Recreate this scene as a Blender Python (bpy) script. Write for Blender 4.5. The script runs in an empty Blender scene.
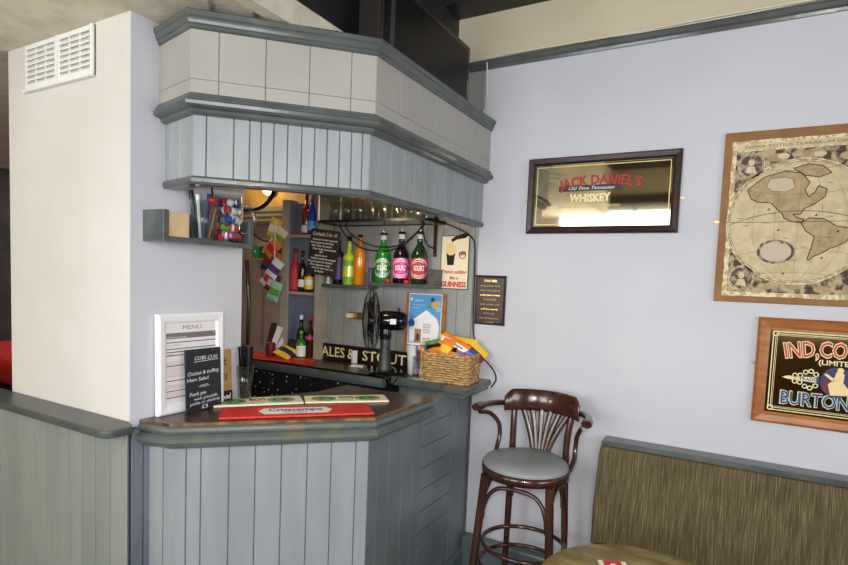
import bpy, bmesh, math, random
from mathutils import Vector, Matrix
random.seed(7)
PI = math.pi
# ------------------------------------------------------------------ camera
F = 549.08; PPY = 318.5; EYE = 1.65
HD, PT, RL = math.radians(29.277), math.radians(-3.948), math.radians(2.279)
fw = Vector((-math.sin(HD)*math.cos(PT), math.cos(HD)*math.cos(PT), math.sin(PT)))
r0 = Vector((math.cos(HD), math.sin(HD), 0)); u0 = r0.cross(fw)
rt = math.cos(RL)*r0 + math.sin(RL)*u0
up = math.cos(RL)*u0 - math.sin(RL)*r0
CAM = Vector((0, 0, EYE))
sc = bpy.context.scene
COL = sc.collection
cd = bpy.data.cameras.new('camera'); cam = bpy.data.objects.new('camera', cd); COL.objects.link(cam)
cd.sensor_fit = 'HORIZONTAL'; cd.sensor_width = 36; cd.lens = F/848*36
cd.shift_y = (PPY-282.5)/848; cd.clip_start = .02
M = Matrix.Identity(4)
for i, v in enumerate((rt, up, -fw)):
    for j in range(3): M[j][i] = v[j]
M.translation = CAM
cam.matrix_world = M
sc.camera = cam
# ------------------------------------------------------------------ world, lights, exposure
sc.view_settings.view_transform = 'Standard'; sc.view_settings.look = 'None'
sc.view_settings.gamma = 1; sc.view_settings.use_curve_mapping = False
sc.view_settings.exposure = 0.06
w = bpy.data.worlds.new('world'); sc.world = w; w.use_nodes = True
w.node_tree.nodes['Background'].inputs[0].default_value = (.85, .92, 1, 1)
w.node_tree.nodes['Background'].inputs[1].default_value = 2.5

def lamp(name, kind, loc, target, energy, color, size=.1, size_y=None, spread=None):
    d = bpy.data.lights.new(name, kind); d.energy = energy; d.color = color
    if kind == 'AREA':
        d.shape = 'RECTANGLE' if size_y else 'DISK'; d.size = size
        if size_y: d.size_y = size_y
        if spread: d.spread = spread
    elif kind in ('POINT', 'SPOT'): d.shadow_soft_size = size
    o = bpy.data.objects.new(name, d); COL.objects.link(o); o.location = loc
    if target is not None:
        o.rotation_euler = (Vector(target)-Vector(loc)).to_track_quat('-Z', 'Y').to_euler()
    return o
# the camera's own flash, beside the lens
fl = lamp('flash', 'SPOT', (-.03, -.03, EYE+.075), (-1.0, 1.9, 1.18), 60, (1, .96, .92), .02)
fl.data.spot_size = math.radians(98); fl.data.spot_blend = 1
# daylight through the windows behind the camera and to the right
lamp('daylight_front_window', 'AREA', (-1.33, -1.55, 1.95), (-1.33, 2, 1.6), 34, (.93, .96, 1), 1.3, 1.25)
lamp('daylight_second_window', 'AREA', (1.0, -1.55, 1.95), (1.0, 2, 1.6), 32, (.93, .96, 1), 1.3, 1.25)
lamp('daylight_right_window', 'AREA', (3.1, .6, 1.9), (0, 1.2, 1.5), 34, (.93, .96, 1), 1.6, 1.3)
lamp('warm_room_fill', 'POINT', (.5, -.75, 2.25), None, 32, (1, .82, .6), .12)  # unseen warm light added to lift ceiling and upper wall; no pendant modelled
lamp('low_ceiling_fill', 'POINT', (-2.7, -1.1, 1.6), None, 42, (1, .93, .82), .15)  # second warm light, added out of view to brighten the low ceiling
# ------------------------------------------------------------------ pixel -> place helpers (a point on a known plane)
def ray(px, py): return rt*((px-424)/F) - up*((py-PPY)/F) + fw
def _on(px, py, ax, v):
    d = ray(px, py); return CAM + d*((v-CAM[ax])/d[ax])
def PY(px, py, y): return _on(px, py, 1, y)
def PX(px, py, x): return _on(px, py, 0, x)
def PZ(px, py, z): return _on(px, py, 2, z)
WY = 2.78         # back wall
LX = -1.87        # side of the wall end (pillar)
# ------------------------------------------------------------------ materials
def lin(c):
    out = []
    for v in c:
        v /= 255
        out.append(v/12.92 if v <= .04045 else ((v+.055)/1.055)**2.4)
    return (*out, 1)
MAT = {}
def mat(name, rgb, rough=.5, metal=0, rgb2=None, scale=8, stretch=(1, 1, 1), bump=0, bscale=None, spec=.5, trans=0, ior=1.45, emit=0, mid=.5, width=.25, coat=0, detail=4, alpha=1):
    m = bpy.data.materials.new(name); m.use_nodes = True; nt = m.node_tree; b = nt.nodes['Principled BSDF']
    b.inputs['Base Color'].default_value = lin(rgb); b.inputs['Roughness'].default_value = rough
    b.inputs['Metallic'].default_value = metal; b.inputs['Specular IOR Level'].default_value = spec
    b.inputs['IOR'].default_value = ior
    b.inputs['Transmission Weight'].default_value = trans
    b.inputs['Coat Weight'].default_value = coat; b.inputs['Coat Roughness'].default_value = .12
    b.inputs['Alpha'].default_value = alpha
    if emit:
        b.inputs['Emission Color'].default_value = lin(rgb); b.inputs['Emission Strength'].default_value = emit
    if rgb2 or bump:
        tc = nt.nodes.new('ShaderNodeTexCoord'); mp = nt.nodes.new('ShaderNodeMapping'); mp.inputs['Scale'].default_value = stretch
        nt.links.new(tc.outputs['Object'], mp.inputs[0])
    if rgb2:
        n = nt.nodes.new('ShaderNodeTexNoise'); n.inputs['Scale'].default_value = scale; n.inputs['Detail'].default_value = detail
        r = nt.nodes.new('ShaderNodeValToRGB')
        r.color_ramp.elements[0].position = mid-width/2; r.color_ramp.elements[1].position = mid+width/2
        r.color_ramp.elements[0].color = lin(rgb); r.color_ramp.elements[1].color = lin(rgb2)
        nt.links.new(mp.outputs[0], n.inputs['Vector']); nt.links.new(n.outputs[0], r.inputs[0]); nt.links.new(r.outputs[0], b.inputs['Base Color'])
    if bump:
        n2 = nt.nodes.new('ShaderNodeTexNoise'); n2.inputs['Scale'].default_value = bscale or scale*4; n2.inputs['Detail'].default_value = 3
        bp = nt.nodes.new('ShaderNodeBump'); bp.inputs['Strength'].default_value = bump; bp.inputs['Distance'].default_value = .01
        nt.links.new(mp.outputs[0], n2.inputs['Vector']); nt.links.new(n2.outputs[0], bp.inputs['Height']); nt.links.new(bp.outputs[0], b.inputs['Normal'])
    MAT[name] = m
    return m
mat('lilac', (204, 205, 211), .75, rgb2=(196, 197, 204), scale=1.4, bump=.06, bscale=60)
mat('cream_wall', (211, 208, 201), .8, rgb2=(202, 199, 191), scale=1.5, bump=.06, bscale=60)
mat('beige_wall', (212, 200, 174), .8, rgb2=(204, 191, 164), scale=1.2, bump=.06, bscale=60)
mat('ceiling_beige', (230, 219, 199), .85, rgb2=(212, 200, 180), scale=9, bump=.25, bscale=70)
mat('black_ceiling', (30, 30, 34), .45, rgb2=(48, 50, 52), scale=2)
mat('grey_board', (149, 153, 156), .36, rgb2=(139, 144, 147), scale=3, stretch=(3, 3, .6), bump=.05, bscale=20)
mat('grey_tile', (164, 161, 154), .36, rgb2=(156, 154, 148), scale=3)
mat('board_gap', (92, 98, 101), .6); mat('vent_slot', (198, 195, 188), .7)
mat('wainscot_grey', (146, 150, 140), .45, rgb2=(134, 140, 132), scale=3, stretch=(3, 3, .5))
mat('side_grey', (118, 122, 134), .45, rgb2=(106, 112, 124), scale=3)
mat('side_shade_grey', (116, 121, 123), .3, rgb2=(102, 107, 110), scale=3, bump=.05, bscale=15)  # darker copy of the board grey, with the side face's shade in it
mat('trim_grey', (90, 95, 93), .15, rgb2=(78, 83, 81), scale=4, stretch=(2, 2, 2), bump=.06, bscale=18)
mat('trim_worn', (92, 100, 96), .28, rgb2=(112, 108, 88), scale=7, mid=.62, width=.1, bump=.06, bscale=18)
mat('rail_dark', (70, 74, 74), .35, rgb2=(84, 88, 84), scale=5)
mat('counter_wood', (56, 45, 38), .28, rgb2=(76, 60, 48), scale=6, stretch=(1, 6, 1), bump=.04, bscale=14)
mat('worn_edge', (138, 104, 68), .4, rgb2=(90, 66, 46), scale=20)
mat('skirting', (92, 104, 106), .3, rgb2=(78, 90, 92), scale=4)
mat('floor_vinyl', (70, 80, 78), .35, rgb2=(58, 66, 66), scale=5)
mat('panel_grey', (158, 161, 158), .45, rgb2=(146, 150, 148), scale=2.5, stretch=(3, 3, .6))
mat('niche_blue', (116, 126, 142), .5, rgb2=(106, 116, 132), scale=4)
mat('niche_edge', (182, 175, 158), .5, rgb2=(166, 160, 144), scale=6)
mat('brown_wall', (160, 140, 128), .7, rgb2=(138, 120, 110), scale=3)
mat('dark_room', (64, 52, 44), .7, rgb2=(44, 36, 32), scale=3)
mat('ochre_wall', (190, 150, 76), .6, rgb2=(160, 118, 52), scale=7)
mat('corrugated', (120, 112, 92), .6)
mat('black', (16, 16, 18), .4); mat('black_gloss', (14, 14, 17), .12); mat('tv_screen', (18, 18, 20), .35, spec=.25)
mat('tv_bezel', (46, 42, 40), .25); mat('black_rubber', (20, 20, 21), .6)
mat('dark_grey', (52, 56, 58), .4); mat('chrome', (205, 208, 212), .12, 1); mat('steel', (150, 152, 156), .3, 1)
mat('brass', (206, 176, 104), .28, 1); mat('brass_dull', (150, 126, 80), .4, .8)
mat('white_plastic', (228, 228, 224), .4); mat('white_paint', (238, 238, 240), .35, bump=.2, bscale=60)
mat('paper', (232, 226, 226), .7); mat('paper_grey', (118, 114, 112), .7); mat('paper_pink', (222, 208, 206), .7); mat('ink', (64, 60, 60), .7)
mat('white', (240, 240, 240), .55); mat('chalk', (230, 232, 228), .8); mat('slate', (28, 32, 40), .5, rgb2=(36, 40, 50), scale=8)
mat('slate_brown', (44, 34, 28), .5, rgb2=(34, 26, 22), scale=8)
mat('chalk_yellow', (226, 206, 170), .8)
mat('kraft', (176, 136, 88), .7, rgb2=(160, 120, 74), scale=18)
mat('mahogany', (72, 38, 26), .22, rgb2=(48, 25, 18), scale=9, stretch=(2, 2, .5), coat=.5)
mat('vinyl_grey', (142, 147, 147), .38, rgb2=(134, 139, 140), scale=6, bump=.08, bscale=120)
mat('frame_dark', (62, 42, 40), .3, rgb2=(48, 32, 32), scale=10, stretch=(1, 3, 6))
mat('mirror', (196, 190, 168), .04, 1, rgb2=(184, 174, 146), scale=7)
mat('mirror_brown', (120, 100, 70), .08, 1, rgb2=(100, 82, 56), scale=7)
mat('gold', (224, 200, 120), .4, .3); mat('pale_gold', (238, 224, 166), .5); mat('jd_red', (172, 30, 36), .5); mat('jd_black', (44, 42, 38), .5)
mat('pine', (172, 108, 56), .35, rgb2=(136, 78, 36), scale=7, stretch=(1, 1, 5), mid=.55, width=.3)
mat('pine_h', (172, 108, 56), .35, rgb2=(136, 78, 36), scale=7, stretch=(.7, 5, 5), mid=.55, width=.3)
mat('map_brown', (150, 108, 66), .7, rgb2=(136, 96, 56), scale=10)
mat('map_paper', (214, 198, 160), .8, rgb2=(194, 176, 136), scale=22, mid=.55, width=.3)
mat('map_edge', (226, 214, 178), .8, rgb2=(186, 166, 122), scale=60, width=.1)
mat('map_sea', (208, 194, 156), .8, rgb2=(192, 176, 136), scale=26)
mat('map_land', (180, 160, 120), .8, rgb2=(160, 140, 102), scale=40)
mat('map_line', (84, 70, 52), .8); mat('map_shade', (72, 62, 52), .8, rgb2=(182, 164, 128), scale=38, mid=.5, width=.16, detail=8)
mat('map_dark', (84, 74, 72), .8, rgb2=(168, 148, 118), scale=48, mid=.52, width=.14, detail=8)
mat('map_cart', (196, 182, 156), .8)
mat('stripe', (76, 68, 54), .9)
mat('bronze_top', (138, 120, 66), .3, .1, rgb2=(182, 166, 110), scale=9, stretch=(1, 2, 1), mid=.58, width=.22, bump=.1, bscale=9)
mat('wicker', (206, 172, 116), .7, rgb2=(150, 112, 62), scale=40, stretch=(1, 1, 3), mid=.5, width=.2)
mat('wicker_dark', (84, 60, 34), .8)
mat('red', (206, 36, 40), .5); mat('bright_red', (226, 52, 40), .55, rgb2=(206, 34, 30), scale=60); mat('red_rubber', (226, 58, 44), .6, rgb2=(206, 40, 34), scale=90, bump=.1, bscale=160)
mat('cream', (238, 228, 196), .5); mat('lime_green', (120, 176, 60), .5); mat('leaf', (64, 130, 62), .5, rgb2=(120, 176, 80), scale=60); mat('dark_green', (40, 84, 44), .5)
mat('maroon', (116, 28, 32), .5); mat('orange', (232, 130, 36), .5); mat('yellow', (240, 196, 40), .5); mat('blue', (44, 84, 176), .45); mat('sky_blue', (88, 160, 214), .5); mat('navy', (34, 42, 92), .4)
mat('pink', (214, 60, 150), .4); mat('magenta', (176, 30, 98), .5); mat('mint', (150, 206, 176), .5); mat('purple', (92, 60, 130), .5)
mat('teal_green', (30, 150, 100), .5); mat('skin', (216, 176, 140), .6); mat('stout', (34, 20, 18), .3); mat('foam', (238, 212, 152), .6)
mat('stone_red', (196, 60, 62), .6)
def glass(n, rgb, rough=.03): mat(n, rgb, rough, trans=1, ior=1.45)

def thin_glass(name, tint):
    m = bpy.data.materials.new(name); m.use_nodes = True; nt = m.node_tree; nt.nodes.clear()
    o = nt.nodes.new('ShaderNodeOutputMaterial'); mx = nt.nodes.new('ShaderNodeMixShader'); t = nt.nodes.new('ShaderNodeBsdfTransparent'); g = nt.nodes.new('ShaderNodeBsdfGlossy'); f = nt.nodes.new('ShaderNodeFresnel')
    t.inputs[0].default_value = tint; g.inputs[0].default_value = (1, 1, 1, 1); g.inputs['Roughness'].default_value = .04
    ge = nt.nodes.new('ShaderNodeNewGeometry'); mr = nt.nodes.new('ShaderNodeMapRange'); mr.inputs['To Min'].default_value = 1.5; mr.inputs['To Max'].default_value = 1/1.5
    nt.links.new(ge.outputs['Backfacing'], mr.inputs['Value']); nt.links.new(mr.outputs[0], f.inputs[0])
    nt.links.new(f.outputs[0], mx.inputs[0]); nt.links.new(t.outputs[0], mx.inputs[1]); nt.links.new(g.outputs[0], mx.inputs[2]); nt.links.new(mx.outputs[0], o.inputs[0]); MAT[name] = m
thin_glass('clear_glass', (.87, .90, .90, 1))

mat('glass_green', (28, 130, 40), .08, spec=.6, coat=.5); mat('glass_black', (24, 16, 26), .08, coat=.5); mat('glass_darkgreen', (20, 54, 28), .08, coat=.5)
mat('glass_yellow', (206, 220, 60), .1, coat=.5); mat('glass_orange', (214, 134, 24), .1, coat=.5); mat('glass_pink', (190, 44, 78), .08, coat=.5)
mat('glass_red', (150, 24, 30), .08, coat=.5); mat('glass_blue', (30, 62, 168), .08, coat=.5); mat('glass_brown', (62, 30, 18), .08, coat=.5); mat('glass_white', (206, 210, 206), .1, coat=.5)
mat('daylight', (235, 243, 255), .5, emit=3.2)
mat('bulb', (255, 214, 150), .5, emit=6)
mat('fan_blade', (40, 38, 36), .3); mat('curtain', (150, 126, 92), .9)
def dotted():
    m = mat('dotted_door', (22, 23, 24), .2); nt = m.node_tree; b = nt.nodes['Principled BSDF']
    tc = nt.nodes.new('ShaderNodeTexCoord'); mp = nt.nodes.new('ShaderNodeMapping'); mp.inputs['Scale'].default_value = (1, 0, 1.2)
    v = nt.nodes.new('ShaderNodeTexVoronoi'); v.inputs['Scale'].default_value = 26; v.inputs['Randomness'].default_value = .45
    r = nt.nodes.new('ShaderNodeValToRGB'); r.color_ramp.elements[0].position = .13; r.color_ramp.elements[0].color = lin((210, 214, 220)); r.color_ramp.elements[1].position = .2; r.color_ramp.elements[1].color = lin((34, 36, 34))
    nt.links.new(tc.outputs['Object'], mp.inputs[0]); nt.links.new(mp.outputs[0], v.inputs['Vector']); nt.links.new(v.outputs['Distance'], r.inputs[0]); nt.links.new(r.outputs[0], b.inputs['Base Color'])
dotted()
# upholstery: narrow upright stripes
def stripes():
    m = MAT['stripe']; nt = m.node_tree; b = nt.nodes['Principled BSDF']
    tc = nt.nodes.new('ShaderNodeTexCoord'); mp = nt.nodes.new('ShaderNodeMapping'); mp.inputs['Scale'].default_value = (1, .01, .03)
    n = nt.nodes.new('ShaderNodeTexNoise'); n.inputs['Scale'].default_value = 330; n.inputs['Detail'].default_value = 3
    r = nt.nodes.new('ShaderNodeValToRGB'); cr = r.color_ramp
    cr.elements[0].position = .34; cr.elements[0].color = lin((84, 70, 52)); cr.elements[1].position = .7; cr.elements[1].color = lin((136, 124, 94))
    e = cr.elements.new(.5); e.color = lin((102, 91, 66)); e = cr.elements.new(.58); e.color = lin((114, 101, 76))
    n2 = nt.nodes.new('ShaderNodeTexNoise'); n2.inputs['Scale'].default_value = 300; mx = nt.nodes.new('ShaderNodeMix'); mx.data_type = 'RGBA'; mx.blend_type = 'MULTIPLY'
    r2 = nt.nodes.new('ShaderNodeValToRGB'); r2.color_ramp.elements[0].color = (.55, .55, .55, 1); r2.color_ramp.elements[0].position = .3; r2.color_ramp.elements[1].position = .7
    nt.links.new(tc.outputs['Object'], mp.inputs[0]); nt.links.new(mp.outputs[0], n.inputs['Vector']); nt.links.new(n.outputs[0], r.inputs[0])
    nt.links.new(tc.outputs['Object'], n2.inputs['Vector']); nt.links.new(n2.outputs[0], r2.inputs[0])
    mx.inputs[0].default_value = .6; nt.links.new(r.outputs[0], mx.inputs[6]); nt.links.new(r2.outputs[0], mx.inputs[7]); nt.links.new(mx.outputs[2], b.inputs['Base Color'])
    b.inputs['Specular IOR Level'].default_value = .15
stripes()
# ------------------------------------------------------------------ mesh builder
class MB:
    def __init__(s, m=None): s.v = []; s.f = []; s.mi = []; s.sm = []; s.mats = []; s.cur = 0; s.smooth = False; s.T = Matrix.Identity(4)
    def m(s, name):
        if name not in s.mats: s.mats.append(name)
        s.cur = s.mats.index(name); return s
    def raw(s, vs, fs, smooth=None):
        o = len(s.v); s.v += [tuple(s.T @ Vector(v)) for v in vs]
        for f in fs: s.f.append(tuple(o+i for i in f)); s.mi.append(s.cur); s.sm.append(s.smooth if smooth is None else smooth)
        return s
    def box(s, a, b, bev=0):
        x0, y0, z0 = (min(a[i], b[i]) for i in range(3)); x1, y1, z1 = (max(a[i], b[i]) for i in range(3))
        if bev <= 0:
            return s.raw([(x0, y0, z0), (x1, y0, z0), (x1, y1, z0), (x0, y1, z0), (x0, y0, z1), (x1, y0, z1), (x1, y1, z1), (x0, y1, z1)],
                  [(0, 3, 2, 1), (4, 5, 6, 7), (0, 1, 5, 4), (1, 2, 6, 5), (2, 3, 7, 6), (3, 0, 4, 7)], False)
        bm = bmesh.new(); bmesh.ops.create_cube(bm, size=1)
        for v in bm.verts: v.co = Vector(((x0+x1)/2+v.co.x*(x1-x0), (y0+y1)/2+v.co.y*(y1-y0), (z0+z1)/2+v.co.z*(z1-z0)))
        bev = min(bev, .49*min(x1-x0, y1-y0, z1-z0))
        bmesh.ops.bevel(bm, geom=bm.edges[:], offset=bev, segments=2, affect='EDGES', profile=.5)
        s.bm(bm); return s
    def bm(s, bm, smooth=False):
        bm.verts.index_update(); s.raw([v.co.copy() for v in bm.verts], [[v.index for v in f.verts] for f in bm.faces], smooth); bm.free(); return s
    def prism(s, poly, z0, z1):
        n = len(poly); ar = sum(poly[i][0]*poly[(i+1) % n][1]-poly[(i+1) % n][0]*poly[i][1] for i in range(n))
        if ar < 0: poly = poly[::-1]
        return s.raw([(x, y, z0) for x, y in poly]+[(x, y, z1) for x, y in poly],
              [tuple(range(n-1, -1, -1)), tuple(range(n, 2*n))]+[(i, (i+1) % n, n+(i+1) % n, n+i) for i in range(n)], False)
    def plate(s, poly, d0, d1):      # polygon in local x,z; thickness along -y (front at y=-d1)
        T = s.T.copy(); s.T = T @ Matrix(((1, 0, 0, 0), (0, 0, -1, 0), (0, 1, 0, 0), (0, 0, 0, 1))); s.prism(poly, d0, d1); s.T = T; return s
    def disc(s, cx, cz, rx, rz, d0, d1, n=24): return s.plate([(cx+rx*math.cos(2*PI*i/n), cz+rz*math.sin(2*PI*i/n)) for i in range(n)], d0, d1)
    def ringplate(s, cx, cz, r, wd, d0, d1, n=40, sq=1):
        for i in range(n):
            a, b = 2*PI*i/n, 2*PI*(i+1)/n
            s.plate([(cx+r*math.cos(a), cz+sq*r*math.sin(a)), (cx+r*math.cos(b), cz+sq*r*math.sin(b)), (cx+(r-wd)*math.cos(b), cz+sq*(r-wd)*math.sin(b)), (cx+(r-wd)*math.cos(a), cz+sq*(r-wd)*math.sin(a))], d0, d1)
        return s
    def stroke(s, pts, wd, d0, d1):
        for (a, b), (c, d) in zip(pts, pts[1:]):
            L = math.hypot(c-a, d-b)
            if L < 1e-6: continue
            nx, ny = -(d-b)/L*wd/2, (c-a)/L*wd/2
            s.plate([(a+nx, b+ny), (a-nx, b-ny), (c-nx, d-ny), (c+nx, d+ny)], d0, d1)
        return s
    def lathe(s, prof, c=(0, 0, 0), n=20, axis=None, smooth=True, cap=True):
        if axis is None: R = Matrix.Identity(3)
        else: R = Vector(axis).to_track_quat('Z', 'Y').to_matrix()
        c = Vector(c); vs = []; fs = []
        for r, z in prof:
            for k in range(n):
                a = 2*PI*k/n; vs.append(c + R @ Vector((r*math.cos(a), r*math.sin(a), z)))
        for i in range(len(prof)-1):
            for k in range(n): fs.append((i*n+k, i*n+(k+1) % n, (i+1)*n+(k+1) % n, (i+1)*n+k))
        s.raw(vs, fs, smooth)
        if cap:
            if prof[0][0] > 1e-5: s.raw([vs[k] for k in range(n)], [tuple(range(n-1, -1, -1))], False)
            if prof[-1][0] > 1e-5: s.raw([vs[(len(prof)-1)*n+k] for k in range(n)], [tuple(range(n))], False)
        return s
    def tube(s, pts, r, n=8, closed=False, flat=1, smooth=True):
        pts = [Vector(p) for p in pts]; N = len(pts); vs = []; fs = []; prev = None
        for i, p in enumerate(pts):
            if closed: t = pts[(i+1) % N]-pts[i-1]
            else: t = pts[min(i+1, N-1)]-pts[max(i-1, 0)]
            t = t.normalized()
            if prev is None:
                ref = Vector((0, 0, 1)) if abs(t.z) < .9 else Vector((1, 0, 0)); u = t.cross(ref).normalized()
            else: u = (prev-t*prev.dot(t)).normalized()
            prev = u; v = t.cross(u); rr = r[i] if isinstance(r, (list, tuple)) else r
            for k in range(n):
                a = 2*PI*k/n; vs.append(p+u*rr*math.cos(a)+v*rr*flat*math.sin(a))
        for i in range(N if closed else N-1):
            j = (i+1) % N
            for k in range(n): fs.append((i*n+k, i*n+(k+1) % n, j*n+(k+1) % n, j*n+k))
        s.raw(vs, fs, smooth)
        if not closed: s.raw(vs[:n], [tuple(range(n-1, -1, -1))], False); s.raw(vs[-n:], [tuple(range(n))], False)
        return s
    def sweep(s, path, prof, smooth=False, closed_prof=True):
        # path: list of (x,y), prof: list of (out,z); out is to the right of travel; mitred corners
        P = [Vector((x, y)) for x, y in path]; N = len(P); M_ = len(prof); vs = []
        for i in range(N):
            ns = []
            if i > 0: d = (P[i]-P[i-1]).normalized(); ns.append(Vector((d.y, -d.x)))
            if i < N-1: d = (P[i+1]-P[i]).normalized(); ns.append(Vector((d.y, -d.x)))
            if len(ns) == 2: mn = (ns[0]+ns[1]).normalized(); mn = mn/mn.dot(ns[0])
            else: mn = ns[0]
            for o, z in prof: q = P[i]+mn*o; vs.append((q.x, q.y, z))
        fs = []
        for i in range(N-1):
            for k in range(M_ if closed_prof else M_-1):
                l = (k+1) % M_; fs.append((i*M_+k, (i+1)*M_+k, (i+1)*M_+l, i*M_+l))
        s.raw(vs, fs, smooth)
        if closed_prof: s.raw(vs[:M_], [tuple(range(M_-1, -1, -1))], False); s.raw(vs[-M_:], [tuple(range(M_))], False)
        return s
    def boards(s, a, b, z0, z1, widths, gapmat, bmat, gap=.003, th=.014, dep=.005):
        # upright tongue-and-groove boards between plan points a and b, faces to the right of travel
        a = Vector(a); b = Vector(b); d = (b-a); L = d.length; d /= L; nrm = Vector((d.y, -d.x))
        s.m(gapmat); q = [a-nrm*th, b-nrm*th, b-nrm*dep, a-nrm*dep]; s.prism([tuple(v) for v in q], z0, z1)
        s.m(bmat); t = 0; i = 0; tot = sum(widths)
        wl = list(widths)
        k = 0
        while t < L-1e-4:
            wd = wl[k % len(wl)]; k += 1
            e = min(t+wd, L)
            if L-e < .02: e = L
            p0 = a+d*(t+(gap/2 if t > 0 else 0)); p1 = a+d*(e-(gap/2 if e < L else 0)); c = .002
            q = [p0-nrm*dep, p1-nrm*dep, p1-nrm*c, p1-d*c, p0+d*c, p0-nrm*c]
            s.prism([tuple(v) for v in q], z0, z1); t = e
        return s
    def text(s, body, h, c=(0, 0), d=.001, width=None, align='CENTER', shear=0, bold=0, arc=0, dep=.0004, tilt=0):
        # lettering in local x,z at depth d in front (-y); h = capital height
        cu = bpy.data.curves.new('t', 'FONT'); cu.body = body; cu.size = 1; cu.resolution_u = 2; cu.align_x = 'LEFT'; cu.shear = shear; cu.offset = bold
        ob = bpy.data.objects.new('t', cu); me = bpy.data.meshes.new_from_object(ob)
        vs = [v.co.copy() for v in me.vertices]; fs = [tuple(p.vertices) for p in me.polygons]
        bpy.data.objects.remove(ob); bpy.data.meshes.remove(me); bpy.data.curves.remove(cu)
        if not vs: return s
        x0 = min(v.x for v in vs); x1 = max(v.x for v in vs); k = h/.69; kx = k
        if width: kx = width/(x1-x0)
        W_ = (x1-x0)*kx; off = {'CENTER': -W_/2, 'LEFT': 0, 'RIGHT': -W_}[align]; out = []
        for v in vs:
            x = (v.x-x0)*kx+off; z = v.y*k
            if arc:
                an = x/arc; x, z = (arc+z)*math.sin(an), (arc+z)*math.cos(an)-arc
            if tilt: x, z = x*math.cos(tilt)-z*math.sin(tilt), x*math.sin(tilt)+z*math.cos(tilt)
            out.append((c[0]+x, -d, c[1]+z))
        return s.raw(out, fs, False)
def build(name, mb, parent=None, root=None, bevel=0, kind=None):
    """link the builder's geometry as ONE mesh object; coordinates are in the parent's frame"""
    me = bpy.data.meshes.new(name); me.from_pydata(mb.v, [], mb.f)
    for n in mb.mats: me.materials.append(MAT[n])
    me.polygons.foreach_set('material_index', mb.mi); me.polygons.foreach_set('use_smooth', mb.sm); me.update()
    o = bpy.data.objects.new(name, me); COL.objects.link(o)
    if parent: o.parent = parent
    if kind: o['kind'] = kind
    if bevel:
        bv = o.modifiers.new('bevel', 'BEVEL'); bv.width = bevel; bv.segments = 2; bv.limit_method = 'ANGLE'; bv.angle_limit = math.radians(40)
    return o
def tag(o, label, cat, group=None):
    o['label'] = label; o['category'] = cat
    if group: o['group'] = group
    return o
def thing(name, label, cat, loc=(0, 0, 0), rotz=0, group=None, rot=None):
    o = bpy.data.objects.new(name, None); COL.objects.link(o); o.empty_display_size = .05; o.location = loc
    o.rotation_euler = rot if rot else (0, 0, rotz)
    return tag(o, label, cat, group)
def solo(name, label, cat, mb, loc=(0, 0, 0), rotz=0, group=None, bevel=0, rot=None):
    o = build(name, mb, bevel=bevel); o.location = loc; o.rotation_euler = rot if rot else (0, 0, rotz)
    return tag(o, label, cat, group)
def struct(name, mb, parent=None, bevel=0):
    o = build(name, mb, parent, bevel=bevel)
    if not parent: o['kind'] = 'structure'
    return o
def B(m): return MB().m(m)
def arcpts(c, r, a0, a1, n=10): return [(c[0]+r*math.cos(a0+(a1-a0)*i/n), c[1]+r*math.sin(a0+(a1-a0)*i/n)) for i in range(n+1)]
def bez(pts, n=16):
    """smooth line through the points"""
    P = [Vector(p) for p in pts]; out = []
    for i in range(len(P)-1):
        p0 = P[max(i-1, 0)]; p1 = P[i]; p2 = P[i+1]; p3 = P[min(i+2, len(P)-1)]
        m = max(2, n//(len(P)-1))
        for k in range(m):
            t = k/m; out.append(.5*((2*p1)+(p2-p0)*t+(2*p0-5*p1+4*p2-p3)*t*t+(3*p1-p0-3*p2+p3)*t**3))
    out.append(P[-1]); return out
def dup(root, loc, rotz=None, label=None):
    r = root.copy(); COL.objects.link(r); r.location = loc
    if rotz is not None: r.rotation_euler = (0, 0, rotz)
    if label: r['label'] = label
    for ch in list(root.children):
        c = ch.copy(); COL.objects.link(c); c.parent = r
        for g in ch.children: d = g.copy(); COL.objects.link(d); d.parent = c
    return r
#==SETTING==
ZL, ZH = 2.535, 3.10          # low ceiling over the bar side, high ceiling over the room
FX = -1.41                    # where the low ceiling ends
struct('floor', B('floor_vinyl').box((-6, -1.6, -.05), (3.2, 4.2, 0)))
# back wall: lilac to the picture rail, beige above it
wb = B('lilac').box((-1.235, WY, 0), (3.2, WY+.12, 2.80)); wb.m('beige_wall').box((-3.2, WY, 2.80), (3.2, WY+.12, 3.2))
struct('wall_back', wb)
# boarded stretch of the same wall behind the bar
wp = MB(); wp.boards((-2.45, WY), (-1.235, WY), 0, 2.80, [.098, .104, .1, .095], 'board_gap', 'panel_grey', th=.1)
struct('wall_boarded', wp)
struct('wall_right', B('lilac').box((3.2, -1.6, 2.3), (3.32, 2.9, 3.2)).box((3.2, -1.6, 0), (3.32, 2.9, 1.0)).box((3.2, 1.6, 1), (3.32, 2.9, 2.3)).box((3.2, -1.6, 1), (3.32, -.4, 2.3)))
struct('wall_front', B('beige_wall').box((-6, -1.72, 0), (3.2, -1.6, 1.25)).box((-6, -1.72, 2.66), (3.2, -1.6, 3.2))
       .box((-6, -1.72, 1.25), (-2.1, -1.6, 2.66)).box((-.62, -1.72, 1.25), (.3, -1.6, 2.66)).box((1.75, -1.72, 1.25), (3.2, -1.6, 2.66)))
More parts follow.
